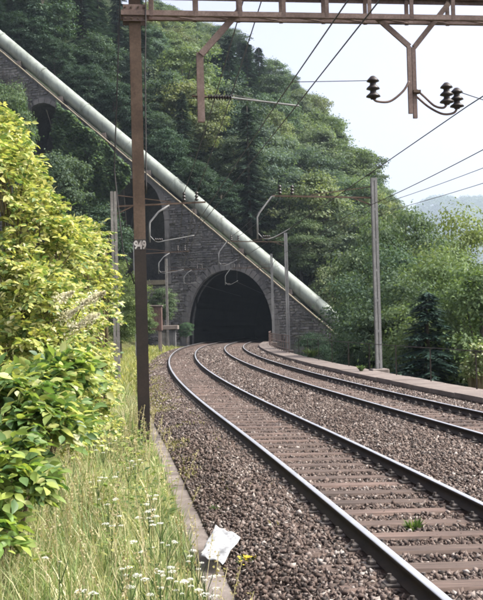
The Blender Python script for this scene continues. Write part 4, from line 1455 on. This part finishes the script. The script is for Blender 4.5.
def iw_fn(x, z):
    up = onwall(10, 88)[1] + 1.6 * (vnoise(x * .7, x * 0, 4) - .5) - .45 * (x - iw0)
    return (z < up)
ivy_patch('ivy mat on the wall at the left picture edge below the pipe', iw_fn, 16000, iw0, iw1, onwall(10, 200)[1], onwall(10, 70)[1], 5)
# small trees and shrubs in front of the wall
for u, vt, d, wf, pi, mt, tint, lab, h in (
    (9, 74, 96, .52, 0, 'leaf_mid', (1.1, 1.15, .9), 'green tree before the wall at the left edge, above the yellow bush', 13),
    (52, 150, 88, .8, 2, 'leaf_mid', (.8, .85, .8), 'dark shrubby tree before the wall behind the yellow bush', 11),
    (98, 205, 90, 1.0, 1, 'leaf_dark', (1.05, 1.05, 1.0), 'small dark tree below the ivy, left of the high arch', 9),
    (163, 286, 103, 1.0, 0, 'leaf_mid', (1.2, 1.2, 1.0), 'small bush above the flat-roofed hut', 4.2),
    (186, 322, 104, 1.0, 2, 'leaf_mid', (.9, 1.1, 1.0), 'low bush between the hut and the tunnel mouth', 2.1),
    (140, 300, 80, 1.1, 1, 'leaf_light', (.9, .95, .8), 'bush behind the numbered mast beside the red-brown cabinet', 3.6),
    (118, 268, 60, 1.0, 0, 'leaf_light', (.95, 1.0, .7), 'light green bush at the foot of the slotted mast', 5.2)):
    top = at(u, vt, d)
    tree('small_tree', 'far' if d > 62 else 'near', pi, (top.x, top.y, top.z - h), h, wf, mt, tint, lab, None, 'tree')

# ================================================================== FOREGROUND SHRUBS
LEAFN = np.array([(0, 0, 0), (-.10, .12, .03), (-.24, .34, .075), (-.24, .56, .06), (-.12, .82, .0), (0, 1, -.09), (.12, .82, .0), (.24, .56, .06), (.24, .34, .075), (.10, .12, .03), (0, .34, 0), (0, .56, -.01), (0, .82, -.045)])
LNF = [(0, 10, 2, 1), (10, 11, 3, 2), (11, 12, 4, 3), (12, 5, 4), (0, 9, 8, 10), (10, 8, 7, 11), (11, 7, 6, 12), (12, 6, 5)]
LNT = np.array([(0, 10, 2), (0, 2, 1), (10, 11, 3), (10, 3, 2), (11, 12, 4), (11, 4, 3), (12, 5, 4), (0, 9, 8), (0, 8, 10), (10, 8, 7), (10, 7, 11), (11, 7, 6), (11, 6, 12), (12, 6, 5)])
def leaf_obj_mesh(matn):
    me = bpy.data.meshes.new('leaf')
    me.from_pydata(LEAFN.tolist(), [], LNF)
    me.polygons.foreach_set('use_smooth', [True] * len(LNF))
    me.update()
    me.materials.append(M[matn])
    return me
def shrub(name, label, base, blobs, nspray, nleaf, leaf, matn, seed, wide=1.0, nobj=240, tilt=.2, cat='bush', stems=9, tints=((.9, 1, .9), (1.1, 1.05, 1))):
    """blobs: list of (centre, radii) of the foliage; sprays of paired leaves grow outwards from inside each"""
    g = np.random.default_rng(seed)
    base = Vector(base)
    root = empty(name, base)
    tag(root, label, cat)
    vol = np.array([r[0] * r[1] + r[1] * r[2] for _, r in blobs])
    bi = g.choice(len(blobs), nspray, p=vol / vol.sum())
    C = np.array([c for c, _ in blobs])[bi]; Rr = np.array([r for _, r in blobs])[bi]
    d = g.normal(size=(nspray, 3)); d /= np.linalg.norm(d, axis=1)[:, None]
    d[:, 2] = np.where(d[:, 2] < -.3, np.abs(d[:, 2]), d[:, 2])
    q = g.uniform(.3, 1.05, nspray) ** .5 * np.where(g.random(nspray) < .12, g.uniform(1.05, 1.35, nspray), 1)
    tip = C + d * Rr * q[:, None]
    ax = d * .8 + g.normal(size=d.shape) * .4 + np.array([.25, -.3, .1])
    ax[:, 2] *= .55
    ax /= np.linalg.norm(ax, axis=1)[:, None]
    L = leaf * nleaf * .36 * g.uniform(.7, 1.2, nspray)
    P, R, SZ, TW = [], [], [], []
    up0 = np.array([0, 0, 1.0])
    side = np.cross(ax, up0 + g.normal(size=ax.shape) * .35); side /= np.linalg.norm(side, axis=1)[:, None]
    nr = np.cross(side, ax)
    for j in range(nleaf):
        t = j / max(1, nleaf - 1)
        for sg in ((-1, 1) if j < nleaf - 1 else (0,)):
            pos = tip + ax * (L * (t - .6))[:, None] - np.outer(L * .25 * t * t, up0)
            dr = ax * (.55 + .5 * (sg == 0)) + side * sg * .8 - up0 * (.18 + .2 * t) + g.normal(size=ax.shape) * .16
            dr /= np.linalg.norm(dr, axis=1)[:, None]
            n0 = nr + g.normal(size=ax.shape) * .35
            sx = np.cross(dr, n0); sx /= np.linalg.norm(sx, axis=1)[:, None]
            n1 = np.cross(sx, dr)
            P.append(pos); R.append(np.stack([sx, dr, n1], 2)); SZ.append(leaf * g.uniform(.45, 1.35, nspray) * (1 - .25 * abs(t - .45)))
    P = np.concatenate(P); R = np.concatenate(R); SZ = np.concatenate(SZ)
    u, v, dep = project(P)
    # leaves that show largest become objects of their own
    vis = (u > -8) & (u < 300) & (v > 0) & (v < 610)
    front = np.where(vis, dep + g.uniform(0, .5, len(dep)), 1e9)
    order = np.argsort(front)
    own = order[:nobj]
    own = own[front[own] < 1e8]
    rest = np.setdiff1d(np.arange(len(P)), own)
    keep = rest[(u[rest] > -60) & (dep[rest] > 2)]
    V, F = stamp(LEAFN * np.array([wide, 1, 1]), LNT, P[keep], R[keep], SZ[keep][:, None])
    o = link('foliage', np_mesh('foliage', V - np.array(base), F, True), root, M[matn])
    o['kind'] = 'stuff'
    o.color = (1, 1, 1, 1)
    lm = leaf_obj_mesh(matn)
    for i in own:
        lo = link('leaf', lm, root)
        Mx = Matrix(R[i].tolist()).to_4x4()
        Mx = Matrix.Translation(Vector(P[i]) - base) @ Mx @ Matrix.Diagonal((SZ[i] * wide, SZ[i], SZ[i], 1))
        lo.matrix_local = Mx
        a = tints[int(g.integers(0, len(tints)))]
        k_ = g.uniform(.8, 1.2)
        lo.color = (a[0] * k_, a[1] * k_, a[2] * k_, 1)
    mb = MB()
    pick = g.choice(nspray, min(nspray, 60), replace=False)
    for i in pick:
        e = Vector(tip[i]) - base
        b_ = Vector((g.uniform(-.3, .3), g.uniform(-.3, .3), 0))
        mid = b_.lerp(e, .55) + Vector((0, 0, .25 * e.z))
        mb.tube(spline([b_, mid, e], 4), [.018 - .0016 * k for k in range(9)], 5)
    mb.build('stems', M['twig'], root)
    return root
def blob(u, v, d, ru, rv, rd):
    """foliage mass seen at (u,v) at depth d, half sizes in photo pixels, depth half size in metres"""
    p = at(u, v, d)
    return (tuple(p), (ru * d / FPX, rd, rv * d / FPX))
# yellow-green bush: upper masses
def gbase(u, d):
    p = at(u, 300, d)
    return (p.x, p.y, float(ground_z(np.array(p.x), np.array(p.y))))
shrub('yellow_bush', 'tall yellow-green leafy bush at the left edge, reaching up to the wall', gbase(18, 13),
      [blob(8, 195, 13, 40, 62, 1.0), blob(38, 232, 13, 34, 45, .9), blob(70, 262, 13.5, 30, 45, .8), blob(10, 290, 12.5, 45, 60, .9), blob(20, 350, 12.5, 45, 50, .8), blob(2, 150, 13.5, 30, 40, .8), blob(50, 330, 13, 40, 50, .7), blob(60, 385, 12.5, 36, 40, .6), blob(70, 425, 11.5, 26, 30, .5), blob(15, 350, 11.5, 45, 34, .5), blob(55, 355, 11.5, 36, 34, .5), blob(40, 300, 12, 40, 40, .8)],
      2700, 5, .09, 'leaf_yellow', 3, wide=1.0, nobj=280)
shrub('yellow_bush', 'lower yellow-green bush in front of the slotted mast', gbase(92, 17),
      [blob(88, 262, 17, 26, 45, .8), blob(100, 310, 17, 22, 50, .8), blob(75, 330, 16, 34, 50, .8), blob(92, 372, 16, 26, 30, .7), blob(98, 400, 15, 24, 26, .6), blob(100, 430, 15.5, 20, 24, .5), blob(84, 445, 13, 20, 20, .4)],
      1050, 5, .09, 'leaf_yellow', 4, nobj=200)
shrub('broadleaf_bush', 'dark green broad-leaved shrub at lower left above the grass', gbase(-28, 8.6),
      [blob(10, 400, 8.4, 48, 36, .5), blob(48, 432, 8.2, 42, 38, .5), blob(8, 480, 7.6, 44, 50, .45), blob(40, 392, 8.8, 40, 26, .5), blob(-6, 540, 7.2, 24, 30, .35), blob(22, 490, 7.8, 30, 30, .4), blob(62, 380, 9.0, 34, 30, .5), blob(70, 420, 8.8, 24, 20, .4)],
      900, 4, .118, 'leaf_broad', 8, wide=1.05, nobj=260, tints=((.8, .95, .85), (1.0, 1.0, 1.0), (1.5, 1.35, 1.0)))
# cream plumes of blossom on the bush
def plume(label, u, v, d, r_, seed, matn='flower_cream', group=None, name='blossom_plume'):
    g = np.random.default_rng(seed)
    p = np.array(at(u, v, d))
    n = 260
    ln = r_ * d / FPX
    t = g.random(n)
    ax = np.array([.75, -.2, .35])
    P = ax[None] * (t * ln * 2)[:, None] + g.normal(size=(n, 3)) * (.32 * ln * (1.1 - t))[:, None]
    V, F = stamp(DIAMOND, DF, P, frames(g.normal(size=(n, 3)) + np.array([.3, -.4, .7]), g), g.uniform(.02, .045, (n, 1)))
    root = empty(name, tuple(p)); tag(root, label, 'blossom', group)
    link('petals', np_mesh('petals', V, F), root, M[matn])['kind'] = 'stuff'
    gz0 = float(ground_z(np.array(p[0]), np.array(p[1])))
    mb = MB().tube([(-.25, .35, -.25), (-.1, .1, -.05), tuple(ax * ln * 1.8)], [.008, .006, .003], 5)
    mb.build('stem', M['twig'], root)
for i, (u, v) in enumerate(((62, 318), (78, 306), (70, 330), (84, 322), (58, 300), (90, 300))):
    plume('cream blossom plume on the yellow-green bush', u, v, 11.4, 11, 30 + i, group='cream blossom plumes')

# ================================================================== GRASS AND SMALL PLANTS
def grass(name, label, n, lat_rng, s_rng, hmin, hmax, wid, matn, seed, dens_fn=None):
    g = np.random.default_rng(seed)
    s = s_rng[0] + (s_rng[1] - s_rng[0]) * g.random(n) ** 1.5
    la = g.uniform(*lat_rng, n)
    if dens_fn is not None:
        ok = g.random(n) < dens_fn(s, la)
        s, la = s[ok], la[ok]
    P = tpa(s, la, 0)
    P[:, 2] = np.where(la > -1.95, np.interp(la, [p_[0] for p_ in prof[1:-1]], [p_[1] for p_ in prof[1:-1]]), ground_z(P[:, 0], P[:, 1])) - .02
    u, v, d = project(P + np.array([0, 0, .3]))
    ok = (u > -40) & (u < 300) & (v < 700)
    P, s, la, d = P[ok], s[ok], la[ok], d[ok]
    n = len(P)
    cl = vnoise(P[:, 0] * 1.7, P[:, 1] * 1.7, 6)
    h = g.uniform(hmin, hmax, n) * (.6 + .7 * cl) * np.where(la > -2.45, .45, np.where((la > -2.95) & (s > GS - 4.5) & (s < GS + 1), .33, 1))
    an = g.uniform(0, 2 * np.pi, n)
    dr = np.stack([np.cos(an), np.sin(an), 0 * an], 1)
    sd_ = np.stack([-np.sin(an), np.cos(an), 0 * an], 1)
    bend = g.uniform(.05, .75, n) * h
    wv = wid * g.uniform(.6, 1.4, n) * np.clip(d / 9, 1, 2.4)
    up = np.array([0, 0, 1.0])
    rows = []
    for t, wf in ((0, 1), (.4, .9), (.75, .55)):
        c = P + up * (h * (t - .12 * t * t))[:, None] + dr * (bend * t * t)[:, None]
        rows += [c - sd_ * (wv * wf / 2)[:, None], c + sd_ * (wv * wf / 2)[:, None]]
    rows.append(P + up * (h * .86)[:, None] + dr * bend[:, None])
    V = np.stack(rows, 1).reshape(-1, 3)
    T = np.array([(0, 1, 3), (0, 3, 2), (2, 3, 5), (2, 5, 4), (4, 5, 6)])
    F = (np.arange(n)[:, None, None] * 7 + T[None]).reshape(-1, 3)
    o = link(name, np_mesh(name, V, F), None, M[matn])
    tag(o, label, 'grass', kind='stuff')
grass('grass', 'tall sunlit yellow-green grass covering the verge left of the kerb', 85000, (-5.2, -2.13), (-6, 22), .25, .75, .010, 'grass', 1)
grass('far_grass', 'shorter dry grass along the verge towards the tunnel', 26000, (-6.5, -1.9), (20, 92), .22, .55, .02, 'grass_far', 2)
grass('moss_fringe', 'low yellowish moss and weeds creeping over the ballast edge', 70000, (-1.98, -1.0), (2, 70), .09, .22, .013, 'moss', 5,
      lambda s, la: sstep(-.9, -1.95, la) * sstep(.35, .6, vnoise(s * .8, la * 2.2, 12)) * (.12 + .88 * sstep(5, 16, s)))
def stalks(n, seed):
    g = np.random.default_rng(seed)
    s = g.uniform(-3, 14, n); la = g.uniform(-4.8, -2.2, n)
    P = tpa(s, la, 0); P[:, 2] = ground_z(P[:, 0], P[:, 1])
    h = g.uniform(.55, .95, n)
    k = 22
    ci = np.repeat(np.arange(n), k)
    lean = g.normal(size=(n, 2)) * .12
    t = g.uniform(.72, 1.0, n * k)
    Q = P[ci].copy()
    Q[:, :2] += lean[ci] * (t ** 2)[:, None] + g.normal(size=(n * k, 2)) * .012
    Q[:, 2] += h[ci] * t
    V1, F1 = stamp(DIAMOND, DF, Q, frames(g.normal(size=(n * k, 3)), g), g.uniform(.012, .028, (n * k, 1)))
    rows = []
    for t_ in (0, .5, 1):
        c = P.copy(); c[:, :2] += lean * t_ ** 2; c[:, 2] += h * t_
        for dx, dy in ((-.0025, 0), (.0025, .001)):
            rows.append(c + np.array([dx, dy, 0]))
    V2 = np.stack(rows, 1).reshape(-1, 3)
    F2 = (np.arange(n)[:, None, None] * 6 + np.array([(0, 1, 3, 2), (2, 3, 5, 4)])[None]).reshape(-1, 4) + len(V1)
    o = link('seed_stalks', np_mesh('seed_stalks', np.concatenate([V1, V2]), np.concatenate([F1, F2])), None, M['straw'])
    tag(o, 'straw-coloured seed heads standing above the verge grass', 'grass', kind='stuff')
stalks(520, 4)
# leafy herbs between the blades
g = np.random.default_rng(77)
def herb_mesh(seed, n=26, size=.07, spread=.16, hgt=.45):
    g = np.random.default_rng(seed)
    t = g.random(n)
    an = g.uniform(0, 6.28, n)
    P = np.stack([np.cos(an) * spread * .3 * g.random(n), np.sin(an) * spread * .3 * g.random(n), .05 + t * hgt], 1)
    dr = np.stack([np.cos(an), np.sin(an), g.uniform(-.1, .6, n)], 1); dr /= np.linalg.norm(dr, axis=1)[:, None]
    sx = np.cross(dr, np.array([0, 0, 1.0]) + g.normal(size=(n, 3)) * .2); sx /= np.linalg.norm(sx, axis=1)[:, None]
    R = np.stack([sx, dr, np.cross(sx, dr)], 2)
    V, F = stamp(LEAF5, L5F, P, R, (size * g.uniform(.7, 1.5, n) * (1.2 - .6 * t))[:, None])
    return V, F
HERB = []
for i in range(4):
    HERB.append(herb_mesh(90 + i, 44, (.06, .09, .075, .05)[i], .3, (.42, .5, .35, .55)[i]))
HV = {0: [], 1: []}; HF = {0: [], 1: []}; HN = {0: 0, 1: 0}
for i in range(210):
    s = g.uniform(-3.5, 12); la = g.uniform(-4.6, -2.28)
    p = tp(s, la, 0)
    p = (p[0], p[1], float(ground_z(np.array(p[0]), np.array(p[1]))))
    u, v, d = project([p])
    if not (-5 < u[0] < 240 and v[0] < 640): continue
    k_ = g.uniform(.55, 1.45); a = g.uniform(0, 6.28)
    V, F = HERB[i % 4]
    V = V * k_
    V = np.stack([V[:, 0] * math.cos(a) - V[:, 1] * math.sin(a), V[:, 0] * math.sin(a) + V[:, 1] * math.cos(a), V[:, 2]], 1) + np.array(p)
    q = i % 2
    HV[q].append(V); HF[q].append(F + HN[q]); HN[q] += len(V)
for q, nm, lab in ((0, 'green_herbs', 'small dark green leafy herbs scattered through the verge grass'), (1, 'pale_herbs', 'pale yellow-green leafy herbs scattered through the verge grass')):
    o = link(nm, np_mesh(nm, np.concatenate(HV[q]), np.concatenate(HF[q])), None, M[('weed', 'herb')[q]])
    tag(o, lab, 'herbs', kind='stuff')
# white umbels
def umbel_meshes(seed, matn):
    g = np.random.default_rng(seed)
    n = 90
    a, r = g.uniform(0, 6.28, n), np.sqrt(g.random(n)) * .055
    P = np.stack([np.cos(a) * r, np.sin(a) * r, -6 * r * r + g.normal(size=n) * .004], 1)
    V, F = stamp(DIAMOND, DF, P, frames(np.array([0, 0, 1.0])[None] + g.normal(size=(n, 3)) * .4, g), g.uniform(.012, .022, (n, 1)))
    me = np_mesh('flower_head', V, F)
    me.materials.append(M[matn])
    return me
UM = [umbel_meshes(i, 'flower_white') for i in range(3)]
st = MB().tube([(0, 0, 0), (.01, .01, .4), (0, 0, .8)], [.004, .0035, .003], 5)
for k_ in range(5):
    st.tube([(0, 0, .62), (math.cos(k_ * 1.25) * .06, math.sin(k_ * 1.25) * .06, .78)], .002, 4)
stem_me = bpy.data.meshes.new('stem'); stem_me.from_pydata(st.v, [], st.f); stem_me.update(); stem_me.materials.append(M['weed'])
spots = [(95, 440), (103, 448), (110, 438), (128, 466), (135, 462), (150, 498), (152, 505), (148, 512), (160, 520), (118, 470), (98, 478), (205, 572), (198, 560), (190, 548), (184, 580), (172, 565), (176, 585), (160, 575), (130, 580), (122, 570), (140, 545), (112, 520), (168, 540), (60, 560), (85, 590), (150, 590), (205, 590), (108, 500)]
for i, (u, v) in enumerate(spots):
    d = max(6.2, min(14, 1010 * 1.65 / (v - 326 + 20)))
    p = at(u, v, d)
    gz_ = float(ground_z(np.array(p.x), np.array(p.y)))
    h = max(.25, p.z - gz_)
    root = empty('white_flower', (p.x, p.y, gz_), g.uniform(0, 6))
    tag(root, 'white-headed wild flower standing in the verge grass', 'flower', 'white wild flowers in the verge')
    s_ = link('stem', stem_me, root); s_.scale = (1, 1, h / .8)
    for q in range(int(g.integers(2, 6))):
        f_ = link('flower_head', UM[i % 3], root)
        a = q * 1.3
        rr = 0 if q == 0 else g.uniform(.05, .1)
        f_.location = (math.cos(a) * rr, math.sin(a) * rr, h + g.uniform(-.06, .03))
        k_ = g.uniform(.18, .55)
        f_.scale = (k_, k_, k_)
# weeds on the ballast
def weed(label, u, v, zz, rad, hgt, seed, flower=False):
    p = at(u, v, 1010 * (CAMH - zz) / (v - (324.4 - .0256 * (u - 241))))
    g = np.random.default_rng(seed)
    n = 70
    an = g.uniform(0, 6.28, n); r0 = g.random(n) * rad * .6
    P = np.stack([np.cos(an) * r0, np.sin(an) * r0, np.zeros(n)], 1)
    dr = np.stack([np.cos(an) * .5, np.sin(an) * .5, g.uniform(.4, 1.4, n)], 1); dr /= np.linalg.norm(dr, axis=1)[:, None]
    sx = np.cross(dr, np.array([0, 0, 1.0]) + g.normal(size=(n, 3)) * .2); sx /= np.linalg.norm(sx, axis=1)[:, None]
    R = np.stack([sx, dr, np.cross(sx, dr)], 2)
    V, F = stamp(LEAF5 * np.array([.45, 1, 1]), L5F, P, R, (hgt * g.uniform(.5, 1.2, n))[:, None])
    root = empty('ballast_weed', (p.x, p.y, zz), 0)
    tag(root, label, 'weed')
    link('leaves', np_mesh('leaves', V, F), root, M['weed'])
    if flower:
        m_ = 60
        Pf = np.stack([g.normal(size=m_) * rad * .6, g.normal(size=m_) * rad * .6, hgt * g.uniform(.5, 1.1, m_)], 1)
        V, F = stamp(DIAMOND, DF, Pf, frames(np.array([0, 0, 1.0])[None] + g.normal(size=(m_, 3)) * .4, g), g.uniform(.02, .04, (m_, 1)))
        link('petals', np_mesh('petals', V, F), root, M['flower_yellow'])['kind'] = 'stuff'
weed('small green weed tuft in the ballast right of the kerb', 245, 506, -.24, .10, .10, 1)
weed('small weed growing between sleepers of the nearer track', 414, 532, -.22, .05, .15, 2)
weed('tiny weed beside the near rail at the picture bottom', 397, 578, -.24, .05, .14, 3)
weed('yellow flowering plant beside the white paper', 248, 566, -.3, .10, .10, 4, True)
weed('low weed in the ballast above the yellow flowers', 262, 532, -.24, .06, .06, 5)
weed('weed at the kerb edge just above the white paper', 217, 512, -.3, .07, .10, 6)
weed('green tuft in the ballast left of the near rail', 313, 556, -.24, .08, .06, 7)
weed('bush tuft at the foot of the parapet by the railing', 312, 357, -.03, .3, .55, 8)
weed('pale weed tuft beside the foot of the tall grey mast', 361, 371, -.03, .12, .26, 9)
# flowering shrub at the parapet, right edge
sp = at(475, 372, 31)
shrub('pale_shrub', 'pale leafy shrub behind the parapet at the right picture edge', (sp.x, sp.y, float(ground_z(np.array(sp.x), np.array(sp.y)))),
      [blob(472, 373, 31, 10, 17, .5), blob(481, 362, 31, 11, 20, .5)], 260, 4, .13, 'leaf_pale', 12, nobj=0, tints=((1, 1, 1),))

# white sheet of paper lying over the kerb -----------------------------------------------
cpt = at(219, 548, 9.25)
n_ = 29
Vp = []
def tri(t): return abs((t % 1.0) * 2 - 1)
r7 = np.random.default_rng(3)
e1 = np.array(at(238, 541, 9.2)) - np.array(at(214, 528, 9.6))
for j in range(n_):
    for i in range(n_):
        a, b_ = i / (n_ - 1), j / (n_ - 1)
        P00, P10 = np.array(at(215, 527, 9.75)), np.array(at(240, 540, 9.45))
        P01, P11 = np.array(at(200, 558, 8.95)), np.array(at(222, 567, 8.75))
        p = P00 * (1 - a) * (1 - b_) + P10 * a * (1 - b_) + P01 * (1 - a) * b_ + P11 * a * b_
        w1 = .022 * tri(a * 1.3 + b_ * .9 + .2) + .016 * tri(a * .8 - b_ * 1.9 + .4) + .009 * tri(a * 3.1 + b_ * 2.3) + .006 * tri(a * 2.2 - b_ * 4.7 + .3)
        p = p + np.array([.2, -.4, .9]) * w1 + np.array([.006 * math.sin(b_ * 9), 0, .006 * math.sin(a * 9)])
        Vp.append(p)
idx = np.arange(n_ * n_).reshape(n_, n_)
Fq = np.stack([idx[:-1, :-1], idx[:-1, 1:], idx[1:, 1:], idx[1:, :-1]], -1).reshape(-1, 4)
Vp = np.array(Vp)
lo_ = Vp[:, 2].min()
c0 = np.array([Vp[:, 0].mean(), Vp[:, 1].mean(), lo_])
o = link('paper_sheet', np_mesh('paper_sheet', Vp - c0, Fq, False), None, M['paper'])
o.location = tuple(c0)
so = o.modifiers.new('thickness', 'SOLIDIFY'); so.thickness = .003
tag(o, 'crumpled white paper sheet lying across the concrete kerb', 'paper')

# ================================================================== AIR
hz = MB().box((0, 2400, 275), (9400, 5800, 590))
o = hz.build('haze', None)
o.data.materials.clear()
m = bpy.data.materials.new('haze')
m.use_nodes = True
n = m.node_tree
n.nodes.clear()
pv = n.nodes.new('ShaderNodeVolumePrincipled')
pv.inputs['Color'].default_value = (.70, .84, 1.0, 1)
pv.inputs['Density'].default_value = .0002
pv.inputs['Anisotropy'].default_value = .3
om = n.nodes.new('ShaderNodeOutputMaterial')
n.links.new(pv.outputs[0], om.inputs['Volume'])
o.data.materials.append(m)
o.display_type = 'WIRE'
tag(o, 'thin pale summer haze filling the valley', 'haze', kind='stuff')
